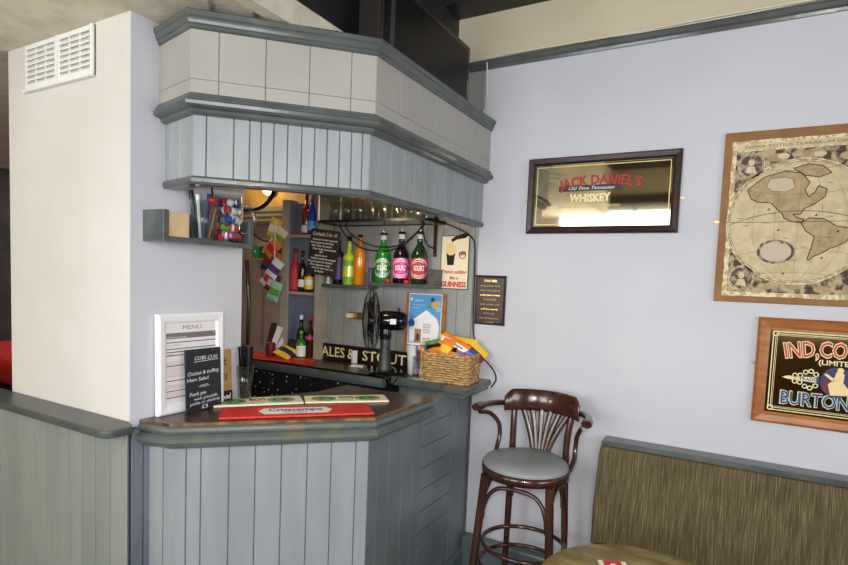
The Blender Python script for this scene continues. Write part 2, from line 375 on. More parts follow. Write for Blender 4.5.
# wall end beside the bar: cream face to the room, lilac side towards the bar
we = B('cream_wall').box((-2.71, 1.19, 1.05), (LX-.004, 1.70, ZL+.01)); we.m('lilac').box((LX-.004, 1.1905, 1.05), (LX, 1.70, ZL+.01))
we.m('side_grey').box((-2.71, 1.19, 0), (LX, 1.70, 1.05)).box((LX, 1.195, 0), (LX+.008, 1.236, 1.07)).box((LX, 1.241, 0), (LX+.008, 1.285, 1.02))
struct('wall_left', we)
wn = MB(); wn.boards((-5, 1.178), (LX, 1.178), 0, 1.075, [.088, .092, .086, .09], 'board_gap', 'wainscot_grey', th=.04, gap=.005)
struct('wainscot', wn)
# ledge capping the panelling
lp = [(-5, 1.06)]+[(-1.84+.04*math.cos(a), 1.10+.04*math.sin(a)) for a in [-PI/2+PI/2*i/6 for i in range(7)]]+[(-1.80, 1.16), (-1.872, 1.192), (-5, 1.192)]
tag(build('wall_ledge', B('rail_dark').prism(lp, 1.072, 1.10), bevel=.007), 'dark grey painted ledge capping the panelled half wall at left', 'ledge')
struct('ceiling_low', B('ceiling_beige').box((-6, -1.6, ZL), (FX, WY, ZL+.08)))
ce = B('black_ceiling').box((FX-.02, 1.0, ZL+.08), (FX, WY, 3.1)).m('beige_wall').box((FX-.02, -1.6, ZL+.08), (FX, 1.0, 3.1)); struct('wall_upstand', ce)
struct('ceiling_high', B('black_ceiling').box((FX-.02, -1.6, ZH), (3.2, WY, ZH+.08)))
struct('trim_1', B('ceiling_beige').box((FX-.05, -1.6, ZL-.012), (FX+.004, WY, ZL+.03)))       # edging of the low ceiling
# panel strips set square to the bar front, on the low ceiling
pr_ = B('grey_tile')
for t in (.0, .14):
    a = Vector((-1.66+t*.7, 1.36+t*.7)); d = Vector((.707, -.707)); n = Vector((.707, .707))*.004
    pr_.prism([tuple(a-n), tuple(a+n), tuple(a+d*.5+n), tuple(a+d*.5-n)], ZL-.006, ZL)
struct('trim_2', pr_)
# beam on the high ceiling and the picture rail
struct('trim_3', B('black_ceiling').box((FX, 2.60, ZH-.02), (3.2, WY, ZH)))
prail = MB().m('trim_grey').sweep([(-1.40, WY), (3.2, WY)], [(0, 2.788), (.01, 2.788), (.013, 2.80), (.022, 2.808), (.025, 2.824), (.016, 2.836), (0, 2.838)])
struct('trim_4', prail)
# boxed skirting along the back wall
struct('baseboard_back', B('skirting').box((-1.235, WY-.06, 0), (3.2, WY, .245)), bevel=.012)
# walls seen past the serving side
struct('wall_bar_back', B('brown_wall').box((-3.6, 2.95, 0), (-2.45, 3.05, 2.0)).m('ochre_wall').box((-3.6, 2.95, 2.0), (-2.45, 3.05, ZL)))
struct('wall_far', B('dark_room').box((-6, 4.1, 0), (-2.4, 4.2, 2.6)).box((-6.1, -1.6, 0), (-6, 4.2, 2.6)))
# windows behind the camera and at the right
for i, (x0, x1) in enumerate(((-2.1, -.62), (.3, 1.75))):
    wf = thing('window_%d' % (i+1), '', '', ((x0+x1)/2, -1.66, 1.25)); del wf['label']; del wf['category']; wf['kind'] = 'structure'
    hw = (x1-x0)/2; f = B('white_paint')
    for xx in (-hw, hw*.28, hw-.05): f.box((xx, -.03, 0), (xx+.05, .03, 1.41))
    f.box((-hw, -.03, 0), (hw, .03, .05)).box((-hw, -.03, 1.36), (hw, .03, 1.41))
    f = build('window_frame', f, wf); build('pane', B('daylight').box((-hw, -.05, 0), (hw, -.045, 1.41)), f)
#==BAR==
# ---- bar counter
P0, P1, P2, P3 = (LX, 1.262), (-1.75, 1.287), (-1.24, 1.797), (-1.24, 2.225)
bar = thing('bar_counter', 'grey boarded bar counter with angled front and dark wood top', 'bar counter')
build('left_panel', MB().boards(P0, P1, 0, 1.03, [.07, .063], 'board_gap', 'grey_board'), bar)
build('front_panel', MB().boards(P1, P2, 0, 1.03, [.04, .051, .099, .095, .097, .098, .093, .098, .08], 'board_gap', 'grey_board'), bar)
build('right_panel', MB().boards(P2, P3, 0, 1.03, [.068, .089, .109, .095, .07], 'board_gap', 'side_shade_grey'), bar)
build('end_panel', MB().boards((-1.24, 2.565), (-1.24, WY), 0, 1.07, [.045, .04, .08, .05], 'board_gap', 'side_shade_grey'), bar)
build('plinth', B('skirting').sweep([P0, P1, P2, (-1.24, WY-.05)], [(-.02, 0), (.02, 0), (.02, .145), (.008, .165), (-.02, .165)]), bar, bevel=.004)
build('post', B('trim_grey').box((-1.26, 2.785-.02, 0), (-1.232, WY, 1.07)), bar)
top = [(LX+.001, 1.262), (-1.728, 1.259)]
def off(d):  # counter outline pushed out by d
    return [(LX+.001, 1.262-d), (-1.75+d*.414, 1.287-d), (-1.24+d, 1.797-d*.414), (-1.24+d, 2.26)]
o3 = off(.035)
build('counter_top', B('counter_wood').prism(o3+[(-1.70, 2.245), (-1.70, 2.03), (-1.84, 1.72), (LX+.001, 1.72)], 1.085, 1.10), bar)
prof = [(-.02, 1.0), (.012, 1.0), (.034, 1.008), (.05, 1.02), (.058, 1.033), (.057, 1.046), (.046, 1.054), (.038, 1.058), (.046, 1.064), (.049, 1.073), (.045, 1.083), (.038, 1.088), (.034, 1.0885), (-.02, 1.0885)]
build('edge_moulding', B('trim_worn').sweep([(LX+.001, 1.262), P1, P2, (-1.24, 2.26)], prof), bar)
build('worn_edge', B('worn_edge').sweep([(LX+.001, 1.262), P1, P2, (-1.24, 2.26)], [(.026, 1.0995), (.035, 1.089), (.0365, 1.09), (.0365, 1.0995), (.034, 1.1008), (.026, 1.1008)]), bar)
# hatch door of level planks
hd = thing('hatch_door', 'grey plank hatch door in the side of the bar', 'door', (-1.24, 2.395, .12)); m_ = B('board_gap').box((-.014, -.165, 0), (-.006, .165, .95)); m_.m('side_shade_grey')
for k in range(9): m_.box((-.006, -.165, k*.1055+.002), (0, .165, (k+1)*.1055-.002), .0015)
build('planks', m_, hd)
build('top_rail', B('side_shade_grey').box((-.03, -.168, .945), (.006, .168, .965), .003), hd)
# ---- back counter
bc = thing('back_counter', 'grey edged back bar counter along the boarded wall', 'counter', (0, 0, 0))
poly = [(-2.72, 2.43), (-1.60, 2.43), (-1.60, 2.52), (-1.275, 2.52), (-1.23, 2.44), (-1.13, 2.44), (-1.13, WY-.001), (-2.45, WY-.001), (-2.72, 2.9)]
build('worktop', B('counter_wood').prism(poly, 1.112, 1.12), bc)
build('edge', B('trim_grey').sweep([(-2.72, 2.44), (-1.605, 2.44)], [(-.03, 1.068), (.006, 1.068), (.012, 1.09), (.012, 1.112), (.008, 1.12), (-.03, 1.12)]), bc)
build('edge', B('trim_grey').sweep([(-1.60, 2.525), (-1.25, 2.525)], [(-.03, 1.075), (.006, 1.075), (.01, 1.09), (.01, 1.112), (.006, 1.1205), (-.03, 1.1205)]), bc)
build('end_moulding', B('trim_grey').sweep([(-1.235, 2.45), (-1.14, 2.45), (-1.14, WY-.001)], [(-.1, 1.07), (.0, 1.07), (.004, 1.085), (.016, 1.098), (.02, 1.115), (.012, 1.125), (-.1, 1.125)]), bc)
# bottle cooler below it
ck = thing('bottle_cooler', 'dark glass fronted bottle cooler under the back counter', 'fridge', (-2.2, 2.50, 0))
build('cabinet', B('black').box((-.5, .03, 0), (.5, .26, 1.06)), ck)
build('glass_door', B('dotted_door').box((-.49, 0, .1), (.42, .03, 1.05), .004), ck)
build('handle', B('white_plastic').box((.385, -.02, .88), (.40, .0, 1.0), .005), ck)
# ---- canopy over the bar
can = thing('bar_canopy', 'grey boarded canopy with tiled fascia above the bar', 'canopy')
TP = [(LX, 1.30), (-1.636, 1.252), (-1.19, 1.697), (-1.19, WY-.001)]
SP = [(LX, 1.325), (-1.653, 1.278), (-1.22, 1.711), (-1.22, WY-.001)]
ZT0, ZT1 = 2.235, 2.47
tl = MB()
for i, wl in enumerate(([.25], [.089, .153, .149, .148, .1], [.168, .148, .157, .16, .16, .123, .17])):
    a, b = TP[i], TP[i+1]
    tl.boards(a, b, ZT0, 2.296, wl, 'board_gap', 'grey_tile', gap=.0018, dep=.003); tl.boards(a, b, 2.2975, ZT1, wl, 'board_gap', 'grey_tile', gap=.0018, dep=.003)
build('tiled_fascia', tl, can)
build('top_moulding', B('trim_grey').sweep(TP, [(-.03, 2.458), (.002, 2.458), (.008, 2.463), (.009, 2.472), (.014, 2.475), (.017, 2.484), (.018, 2.491), (.024, 2.496), (.026, 2.511), (.018, 2.517), (-.03, 2.517)]), can)
build('middle_moulding', B('trim_grey').sweep(TP, [(-0.05, 2.1848), (-0.016, 2.1848), (-0.006, 2.1905), (-0.002, 2.2012), (0.014, 2.2036), (0.023, 2.2102), (0.025, 2.2208), (0.018, 2.2258), (0.016, 2.2348), (0.009, 2.2381), (0.007, 2.2479), (0.001, 2.252), (-0.05, 2.252)]), can)
sk = MB()
for i, wl in enumerate(([.04, .081, .11], [.042, .09, .053, .038, .044, .048, .049, .046, .045, .045, .044, .041, .03], [.058, .091, .098, .084, .09, .101, .093, .099, .1, .107, .15])):
    sk.boards(SP[i], SP[i+1], 1.977, 2.19, wl, 'board_gap', 'grey_board')
build('skirt_boards', sk, can)
build('bottom_trim', B('trim_grey').sweep(SP, [(-.03, 1.952), (.002, 1.952), (.01, 1.96), (.01, 1.972), (.003, 1.98), (-.03, 1.98)]), can)
SI = [(LX, 1.35), (-1.67, 1.31), (-1.25, 1.73), (-1.25, WY-.001)]
build('underside', B('beige_wall').prism(SI+[(-2.3, WY-.001), (-2.3, 1.72), (LX, 1.72)], 2.15, 2.165), can)
build('roof', B('board_gap').prism([(LX, 1.33), (-1.66, 1.29), (-1.22, 1.72), (-1.22, WY-.001), (-2.0, WY-.001), (-2.0, 1.72), (LX, 1.72)], 2.44, 2.45), can)
# lamp under the canopy
lb = thing('bulkhead_lamp', 'warm lamp fixed to the underside of the bar canopy', 'lamp', (-1.62, 2.35, 2.15))
build('base', B('brass_dull').lathe([(.05, 0), (.05, -.02), (.04, -.025)], n=20), lb)
build('bulb', B('bulb').lathe([(.028, -.025), (.034, -.045), (.024, -.07), (.001, -.078)], n=16), lb)
lamp('lamp_glow', 'POINT', (-1.62, 2.35, 2.02), None, 3.2, (1, .72, .42), .04)
lb2 = thing('batten_lamp', 'warm lamp high on the ochre wall behind the bar', 'lamp', (-2.95, 2.95, 2.25))
build('base', B('brass_dull').lathe([(.05, 0), (.05, .02), (.04, .03)], n=16, axis=(0, -1, 0)), lb2)
build('bulb', B('bulb').lathe([(.03, .03), (.036, .05), (.02, .08), (.001, .085)], n=12, axis=(0, -1, 0)), lb2)
lamp('lamp_glow_wall', 'POINT', (-2.95, 2.72, 2.25), None, 3, (1, .76, .46), .04)
# ---- television on the canopy
tv = thing('television', 'black flat television standing on top of the bar canopy', 'television', (-1.225, 2.155, 2.451))
tvc = build('casing', B('tv_bezel').box((-.10, -.40, .03), (0, .395, .365), .006), tv)
build('screen', B('tv_screen').box((-.002, -.372, .058), (.0015, .368, .34)),tvc)
build('logo_strip', B('brass').box((.0, .374, .12), (.0015, .379, .20)),tvc)
build('speaker_grille', B('dark_grey').box((-.002, -.33, .05), (.003, -.30, .35)),tvc)
build('stand', B('black').box((-.13, -.12, 0), (0.0, .12, .03), .004), tv)
#==WALLTHINGS==
def wallthing(name, label, cat, x, z, y=WY, group=None): return thing(name, label, cat, (x, y, z), 0, group)
def framebox(x0, x1, z0, z1, wd, dep, mname, hm=None, inner=.45):
    """mitred picture frame in local x,z with a bevelled section; front towards -y"""
    mb = B(mname); sec = [(0, 0), (0, dep*.75), (wd*.22, dep), (wd*.72, dep*.85), (wd, dep*inner), (wd, 0)]
    cs = [(x0, z0), (x1, z0), (x1, z1), (x0, z1)]; dirs = [(1, 1), (-1, 1), (-1, -1), (1, -1)]
    for i in range(4):
        mb.m(hm if (hm and i % 2 == 0) else mname); j = (i+1) % 4; vs = []
        for c, d in ((cs[i], dirs[i]), (cs[j], dirs[j])):
            for o, h in sec: vs.append((c[0]+d[0]*o, -h, c[1]+d[1]*o))
        n = len(sec); mb.raw(vs, [(k, k+n, (k+1) % n+n, (k+1) % n) for k in range(n)], False)
    return mb
def screwplate(x, z): return B('brass').box((x-.012, -.003, z-.006), (x+.012, 0, z+.006), .001)
# whiskey mirror
x0, x1, z0, z1 = -.962, -.243, 1.914, 2.292
jd = wallthing('bar_mirror', 'dark framed whiskey mirror with red arched lettering on lilac wall', 'mirror', (x0+x1)/2, z0)
hw = (x1-x0)/2; H_ = z1-z0
build('frame', framebox(-hw, hw, 0, H_, .036, .03, 'frame_dark'), jd)
gl = B('mirror').box((-hw+.03, -.010, .03), (hw-.03, 0, H_-.03)); gl.m('gold')
for a, wd in ((.044, .0035),):
    gl.box((-hw+a, -.0112, a), (hw-a, -.010, a+wd)).box((-hw+a, -.0112, H_-a-wd), (hw-a, -.010, H_-a)).box((-hw+a, -.0112, a), (-hw+a+wd, -.010, H_-a)).box((hw-a-wd, -.0112, a), (hw-a, -.010, H_-a))
gl = build('glass', gl, jd)
lt = B('jd_red').text('JACK DANIEL\'S', .044, (-.005, .24), .0125, .385, bold=.025, arc=.85)
build('lettering', lt, gl)
lt = B('jd_black').box((-.20, -.0118, .208), (.10, -.011, .236)); lt.m('white').text('Old Time Tennessee', .016, (-.04, .214), .0125, .22, shear=.35)
lt.m('pale_gold').text('WHISKEY', .036, (-.045, .155), .0125, .205, bold=.05, arc=-1.2)
lt.m('gold').text('QUALITY & QUANTITY GUARANTEED', .012, (-.05, .128), .0125, .30); build('lettering', lt, gl)
for s_ in (-1, 1): build('hanging_plate', screwplate(s_*(hw+.008), H_*(.45 if s_ < 0 else .42)), jd)
# brewery mirror
x0, x1, z0, z1 = .102, .682, 1.101, 1.552
bm_ = wallthing('brewery_mirror', 'pine framed brewery mirror lettered Burton below the old map', 'mirror', (x0+x1)/2, z0); hw = (x1-x0)/2; H_ = z1-z0
build('frame', framebox(-hw, hw, 0, H_, .046, .024, 'pine', 'pine_h', .6), bm_)
gl = B('mirror_brown').box((-hw+.04, -.010, .04), (hw-.04, 0, H_-.04)); gl.m('pale_gold')
for a, wd in ((.056, .004), (.066, .0025), (.072, .0015)):
    gl.box((-hw+a, -.0112, a), (hw-a, -.010, a+wd)).box((-hw+a, -.0112, H_-a-wd), (hw-a, -.010, H_-a)).box((-hw+a, -.0112, a), (-hw+a+wd, -.010, H_-a)).box((hw-a-wd, -.0112, a), (hw-a, -.010, H_-a))
for sx in (-1, 1):
    for zz in (.066, H_-.066): gl.ringplate(sx*(hw-.066), zz, .012, .004, .010, .0116, 12)
gl = build('glass', gl, bm_)
lt = B('pale_gold').text('IND,COOPE', .062, (-.025, .30), .0122, .32, bold=.05, arc=.8); lt.m('stone_red').text('IND,COOPE', .062, (-.025, .30), .0128, .315, bold=.006, arc=.8)
lt.m('pale_gold').text('(LIMITED)', .02, (0, .268), .0122, .135, bold=.02)
lt.m('pale_gold').text('BURTON ALES', .054, (0, .09), .0122, .385, bold=.05); lt.m('sky_blue').text('BURTON ALES', .054, (0, .09), .0128, .38, bold=.02); lt.m('navy').text('BURTON ALES', .054, (.0015, .0895), .0131, .376, bold=-.006)
build('lettering', lt, gl)
em = MB()
for sx in (-1, 1):
    em.m('navy').plate([(sx*.06, .185), (sx*.14, .19), (sx*.14, .215), (sx*.06, .22)], .010, .0122)
    em.m('pale_gold').plate([(sx*.07, .192), (sx*.17, .196), (sx*.19, .203), (sx*.17, .210), (sx*.07, .212)], .0122, .0126)
    for k in range(5): em.ringplate(sx*(.072+k*.018), .225+.012*math.sin(k*1.3), .010, .004, .010, .0126, 12); em.ringplate(sx*(.072+k*.018), .178-.012*math.sin(k*1.3), .010, .004, .010, .0126, 12)
em.m('navy').text('TRADE', .012, (-.10, .197), .013, .06, bold=.02).text('MARK', .012, (.10, .197), .013, .055, bold=.02)
em.m('navy').disc(0, .2, .058, .062, .0122, .0128, 28)
em.m('maroon').plate([(-.05, .165), (-.02, .15), (-.01, .2), (-.04, .21)], .0128, .0132)
em.m('foam').plate([(-.02, .145), (.045, .15), (.04, .175), (.02, .2), (.022, .235), (.008, .25), (-.006, .24), (-.012, .21), (-.03, .19)], .0128, .0134).disc(.008, .25, .011, .012, .0128, .0136, 12)
em.plate([(-.01, .215), (-.04, .235), (-.045, .228), (-.012, .2)], .0128, .0134)
build('emblem', em, gl)
build('hanging_plate', B('brass').tube([(-hw, -.004, .25), (-hw-.012, -.004, .256), (-hw-.014, -.004, .25), (-hw-.012, -.004, .244), (-hw, -.004, .25)], .0022, 6), bm_)
# old world map
x0, x1, z0, z1 = -.077, 1.03, 1.611, 2.343
mp_ = wallthing('world_map', 'large sepia old world map on brown board, hung on lilac wall', 'map', (x0+x1)/2, z0); hw = (x1-x0)/2; H_ = z1-z0
build('backing_board', B('map_brown').box((-hw, -.012, 0), (hw, 0, H_), .002), mp_)
pm = MB(); d0, d1 = .012, .0126
rag = []
for (ax, az), (bx_, bz) in (((-hw+.03, .028), (hw-.03, .028)), ((hw-.03, .028), (hw-.03, H_-.04)), ((hw-.03, H_-.04), (-hw+.03, H_-.04)), ((-hw+.03, H_-.04), (-hw+.03, .028))):
    for k in range(30): t = k/30; rag.append((ax+(bx_-ax)*t+random.uniform(-.002, .002), az+(bz-az)*t+random.uniform(-.002, .002)))
pm.m('map_edge').plate(rag, d0, d1)
pm.m('map_shade').plate([(-hw+.048, .046), (hw-.048, .046), (hw-.048, H_-.085), (-hw+.048, H_-.085)], d1, .0129)
pm.m('map_paper').plate([(-hw+.048, H_-.08), (hw-.048, H_-.08), (hw-.048, H_-.052), (-hw+.048, H_-.052)], d1, .0129)
pm.m('map_line').text('NOVA TOTIUS TERRARUM ORBIS GEOGRAPHICA AC HYDROGRAPHICA TABULA', .011, (0, H_-.072), .0133, hw*2-.16)
Rm = .262; hz = .345
for sx in (-1, 1):
    cx = sx*(Rm+.003); e = .0132
    pm.m('map_edge').disc(cx, hz, Rm, Rm, .0129, e, 56); pm.m('map_line').ringplate(cx, hz, Rm-.006, .002, e, e+.0003, 56).ringplate(cx, hz, Rm-.013, .0016, e, e+.0003, 56)
    pm.m('map_sea').disc(cx, hz, Rm-.014, Rm-.014, e, e+.0003, 56); r_ = Rm-.014; e += .0003
    pm.m('map_line').stroke([(cx-r_, hz), (cx+r_, hz)], .0022, e, e+.0004)
    for q in (.45, -.45, .85, -.85):
        pm.stroke([(cx+r_*math.cos(t)*1.0, hz+q*r_+.16*r_*(q/abs(q))*(math.cos(t)**2)) for t in [math.acos(min(.999, math.sqrt(max(0, 1-q*q))*.99))+(PI-2*math.acos(min(.999, math.sqrt(max(0, 1-q*q))*.99)))*k/14 for k in range(15)]], .0009, e, e+.0003)
    for q in (-.66, -.33, 0, .33, .66): pm.stroke([(cx+q*r_*math.cos(t), hz+r_*math.sin(t)) for t in [-PI/2+PI*k/16 for k in range(17)]], .0008, e, e+.0003)
    pm.stroke([(cx-r_, hz-.01)]+[(cx+r_*t, hz-.01+.055*(1-t*t)) for t in [-.95+1.9*k/14 for k in range(15)]], .0026, e, e+.0005)
    random.seed(3+sx)
    for k in range(22):
        a, q = random.uniform(0, 2*PI), random.uniform(.2, .9)*r_; px_, pz_ = cx+q*math.cos(a), hz+q*math.sin(a)
        if k < 9: pm.m('ink').plate([(px_-.006, pz_), (px_+.006, pz_), (px_+.002, pz_+.01)], e, e+.0006)
        else: pm.m('map_line').text(random.choice(['MARE', 'OCEAN', 'SUR', 'INDIA', 'TERRA', 'AMER']), .006, (px_, pz_), e+.0005)
cx = -Rm-.003; e = .0135
NA = [(-.19, .14), (-.175, .10), (-.15, .085), (-.10, .08), (-.075, .05), (-.06, .04), (-.05, .015), (-.02, .0), (.015, -.005), (.02, .01), (0, .015), (-.02, .03), (.005, .03), (.02, .055), (.05, .07), (.085, .1), (.09, .13), (.06, .145), (.05, .12), (.03, .1), (.015, .13), (.03, .16), (.0, .2), (-.06, .21), (-.13, .19)]
SA = [(.01, -.005), (.04, .015), (.09, .01), (.13, -.02), (.185, -.03), (.19, -.045), (.165, -.085), (.14, -.10), (.115, -.11), (.09, -.13), (.06, -.145), (.05, -.16), (.042, -.155), (.055, -.10), (.06, -.06), (.03, -.04), (.02, -.02)]
def blob(pts, name, sx=1):
    pm.m('map_line').stroke([(cx+x, hz+z) for x, z in pts+pts[:1]], .0042, e, e+.0004); pm.m(name).plate([(cx+x, hz+z) for x, z in pts], e+.00005, e+(.0008 if name == 'map_cart' else .00025))
blob(NA, 'map_land'); blob(SA, 'map_land')
blob([(-.03, .22), (.02, .235), (.07, .225), (.1, .195), (.06, .18), (.01, .19)], 'map_land')
blob([(-.12, .15), (-.11, .18), (-.06, .185), (-.03, .175), (-.02, .14), (-.05, .125), (-.1, .13)], 'map_cart')
pm.m('map_dark').ringplate(cx-.07, hz-.125, .068, .012, e, e+.0005, 30, .75); pm.m('map_cart').disc(cx-.07, hz-.125, .057, .042, e, e+.0004, 28)
pm.m('map_line').ringplate(cx, hz-Rm+.02, .11, .0016, e, e+.0003, 50) if False else None
pm.stroke([(cx+.10*math.cos(t), hz-.235+.09*math.sin(t)) for t in [PI*k/16 for k in range(17)]], .0014, e, e+.0003)
cx = Rm+.003
blob([(-.2, .05), (-.15, .09), (-.08, .1), (-.03, .05), (-.01, 0), (-.05, -.1), (-.09, -.13), (-.12, -.06), (-.17, -.01)], 'map_land'); blob([(-.18, .11), (-.1, .2), (.05, .21), (.17, .15), (.19, .08), (.1, .06), (.06, .0), (.02, .06), (-.06, .1)], 'map_land')
for qx, qz, qr in ((-hw+.105, H_-.145, .05), (-hw+.10, .105, .05), (0, .075, .075), (0, H_-.14, .075), (hw-.105, H_-.145, .05), (hw-.10, .105, .05)):
    e2 = .0132; pm.m('map_edge').disc(qx, qz, qr, qr*1.1, .0129, e2, 26); pm.m('map_line').ringplate(qx, qz, qr-.003, .002, e2, e2+.0003, 26, 1.1); pm.m('map_dark').disc(qx, qz, qr*.84, qr*.93, e2, e2+.0003, 26)
    pm.m('map_paper').plate([(qx-.02, qz-.03), (qx+.022, qz-.035), (qx+.012, qz-.005), (qx-.012, qz-.004)], e2, e2+.0005).disc(qx, qz+.012, .012, .015, e2, e2+.0005, 12)
for k in range(7):       # engraved cloud and figure groups in the corners
    qx = -hw+.2+k*.125; pm.m('map_land').disc(qx, H_-.118+.01*math.sin(k*2), .04, .018, .0129, .0131, 14); pm.m('map_paper').disc(qx+.02, H_-.113, .022, .011, .0129, .0132, 12)
for k in range(6):
    qx = -hw+.19+k*.1; pm.m('map_land').disc(qx, .072+.006*math.sin(k*2.2), .03, .015, .0129, .0131, 14)
build('printed_map', pm, mp_)
build('hanging_plate', screwplate(-hw-.008, .35), mp_)
# small brass plaque
pa, pb = PY(476, 275, WY), PY(504.5, 326, WY)
pl = wallthing('wall_plaque', 'small dark plaque with brass lines of text beside the bar', 'plaque', (pa.x+pb.x)/2, pb.z); hw = (pb.x-pa.x)/2; H_ = pa.z-pb.z
build('frame', framebox(-hw, hw, 0, H_, .012, .014, 'frame_dark'), pl)
pf = B('stout').box((-hw+.01, -.006, .01), (hw-.01, 0, H_-.01))
for k, (s_, h_) in enumerate((('GOOD BEER', .011), ('is the proper drink', .009), ('EVERY ONE KNOWS', .008), ('a poor pint is worse', .009), ('THAN NONE', .012), ('drink a little well', .009), ('and be merry', .009), ('WITH ALL', .009), ('your old friends here', .01), ('tonight', .01))):
    pf.m('brass_dull' if k % 3 else 'brass').text(s_, h_, (0, H_-.035-k*.0252), .0065, min(.115, .011*len(s_)*.75), bold=.02)
build('plate', pf, pl)
# stout advertisement
ga, gb = PY(441.5, 235.5, WY), PY(468.8, 290, WY)
gs = wallthing('tin_sign', 'cream Guinness tin sign with pint glass on the boarded wall', 'sign', (ga.x+gb.x)/2, gb.z); hw = .088; H_ = ga.z-gb.z
build('plate', B('dark_green').box((-hw, -.006, 0), (hw, -.001, H_), .002).m('cream').box((-hw+.005, -.0066, .005), (hw-.005, -.006, H_-.005)), gs)
g = MB(); D0, D1 = .0066, .0072
g.m('stout').plate([(-.053, .205), (.003, .205), (-.006, .135), (-.045, .135)], D0, D1); g.m('foam').disc(-.025, .225, .033, .036, D0, .0076, 26)
g.m('glass_brown').plate([(-.02, .262), (.01, .278), (.06, .285), (.082, .30), (.082, .315), (.05, .312), (.0, .296), (-.025, .28)], D0, D1)
g.m('maroon').text('GUINNESS', .017, (.048, .192), .0072, .042, bold=.05, tilt=.15)
g.m('red').ringplate(.048, .192, .022, .005, D0, D1, 18)
g.text('There\'s nothing', .02, (.0, .088), .0072, .155, bold=.03, shear=.1).text('like a', .018, (.0, .056), .0072, .055, bold=.03, shear=.1).text('GUINNESS', .028, (0, .014), .0072, .155, bold=.045)
g.m('stout').text("''", .01, (-.03, .225), .0078); build('printed_face', g, gs)
# cables tacked along the picture rail, and the one dropping to the canopy
for k, (z_, d_) in enumerate(((2.842, .012), (2.842, .026))):
    pts = [(x, WY-d_-.003*math.sin(x*7+k), z_+.003*math.sin(x*5+k*2)) for x in [-1.38+.12*i for i in range(26)]]
    tag(build('cable', B('white_plastic' if k == 0 else 'cream').tube(pts, .0035, 6)), ['thin white cable along the picture rail, nearest the wall', 'cream cable looped along the front lip of the picture rail'][k], 'cable', 'cables on the picture rail')
pts = bez([PY(487, 62, 2.70), PY(487.5, 80, 2.735), PY(487, 100, 2.74), PX(484, 112, -1.16)], 14)
tag(build('cable', B('white_plastic').tube(pts, .0028, 6)), 'thin pale cable hanging from picture rail to canopy corner', 'cable')
#==STOOL==
st = thing('bar_stool', 'dark bentwood bar stool with arms and grey vinyl seat', 'stool', (-.782, 2.43, 0), math.radians(0))
def ell(rx, ry, n=40, ph=0): return [(rx*math.cos(2*PI*i/n+ph), ry*math.sin(2*PI*i/n+ph)) for i in range(n)]
SZ = .832
def seatpts(k, n=44):    # rounded D outline, wide front (-y)
    return [((.198+k)*math.cos(a)*(1-.08*max(0, math.sin(a)))-.006, (.203+k)*math.sin(a)) for a in [2*PI*i/n for i in range(n)]]
m_ = B('mahogany')
outer = seatpts(.004); inner = seatpts(-.02); n = len(outer)
vs = [(x, y, SZ-.055) for x, y in outer]+[(x, y, SZ-.018) for x, y in outer]+[(x, y, SZ-.012) for x, y in inner]+[(x, y, SZ-.055) for x, y in inner]
m_.raw(vs, [(a*n+i, a*n+(i+1) % n, ((a+1) % 4)*n+(i+1) % n, ((a+1) % 4)*n+i) for a in range(4) for i in range(n)], True)
build('seat_rail', m_, st)
m_ = B('vinyl_grey'); rings = [(-.004, SZ-.02), (.0, SZ-.008), (-.012, SZ+.008), (-.05, SZ+.018), (-.11, SZ+.022), (-.17, SZ+.022)]
vs = []
for k, z in rings: vs += [(x, y, z) for x, y in seatpts(k, n)]
m_.raw(vs, [(a*n+i, a*n+(i+1) % n, (a+1)*n+(i+1) % n, (a+1)*n+i) for a in range(len(rings)-1) for i in range(n)]+[tuple((len(rings)-1)*n+i for i in range(n))], True)
build('seat_cushion', m_, st)
FL = ((-.15, -.14), (-.20, -.19)); FR = ((.15, -.14), (.20, -.19)); BL = ((-.135, .165), (-.16, .205)); BR = ((.135, .165), (.16, .205))
for (t, b) in (FL, FR): build('leg', B('mahogany').tube([(b[0], b[1], 0), (b[0]*.5+t[0]*.5, b[1]*.5+t[1]*.5, .39), (t[0], t[1], .78)], [.015, .018, .019], 12), st)
for s_, (t, b) in ((-1, BL), (1, BR)):
    pts = bez([(b[0], b[1], 0), ((t[0]+b[0])/2, (t[1]+b[1])/2, .4), (t[0], t[1], .78), (t[0]*1.02, t[1]+.01, .95), (t[0]*1.12+.006, t[1]+.035, 1.09)], 20)
    build('leg', B('mahogany').tube(pts, [.015]*6+[.017]*6+[.016]*(len(pts)-12), 12), st)
# crest rail: tall curved board
cr = B('mahogany'); N_ = 24; vs = []; fs = []
for i in range(N_+1):
    u = -1+2*i/N_; a = u*.78; x = .012+.183*math.sin(a)/math.sin(.78); y = .175+.055-.10*(1-math.cos(a))/(1-math.cos(.78))
    edge = 1-max(0, (abs(u)-.86)/.14)*.45
    zt = 1.165*1-.0*u*u; zt = 1.058+(.072)*edge; zb = 1.025
    for dy, z in ((-.013, zb), (-.015, zb+.02), (-.013, zt-.006), (-.006, zt), (.006, zt), (.013, zt-.006), (.013, zb), (.0, zb-.004)): vs.append((x, y+dy, z))
for i in range(N_):
    for k in range(8): fs.append((i*8+k, i*8+(k+1) % 8, (i+1)*8+(k+1) % 8, (i+1)*8+k))
fs += [tuple(range(7, -1, -1)), tuple(N_*8+k for k in range(8))]
cr.raw(vs, fs, True); build('crest_rail', cr, st)
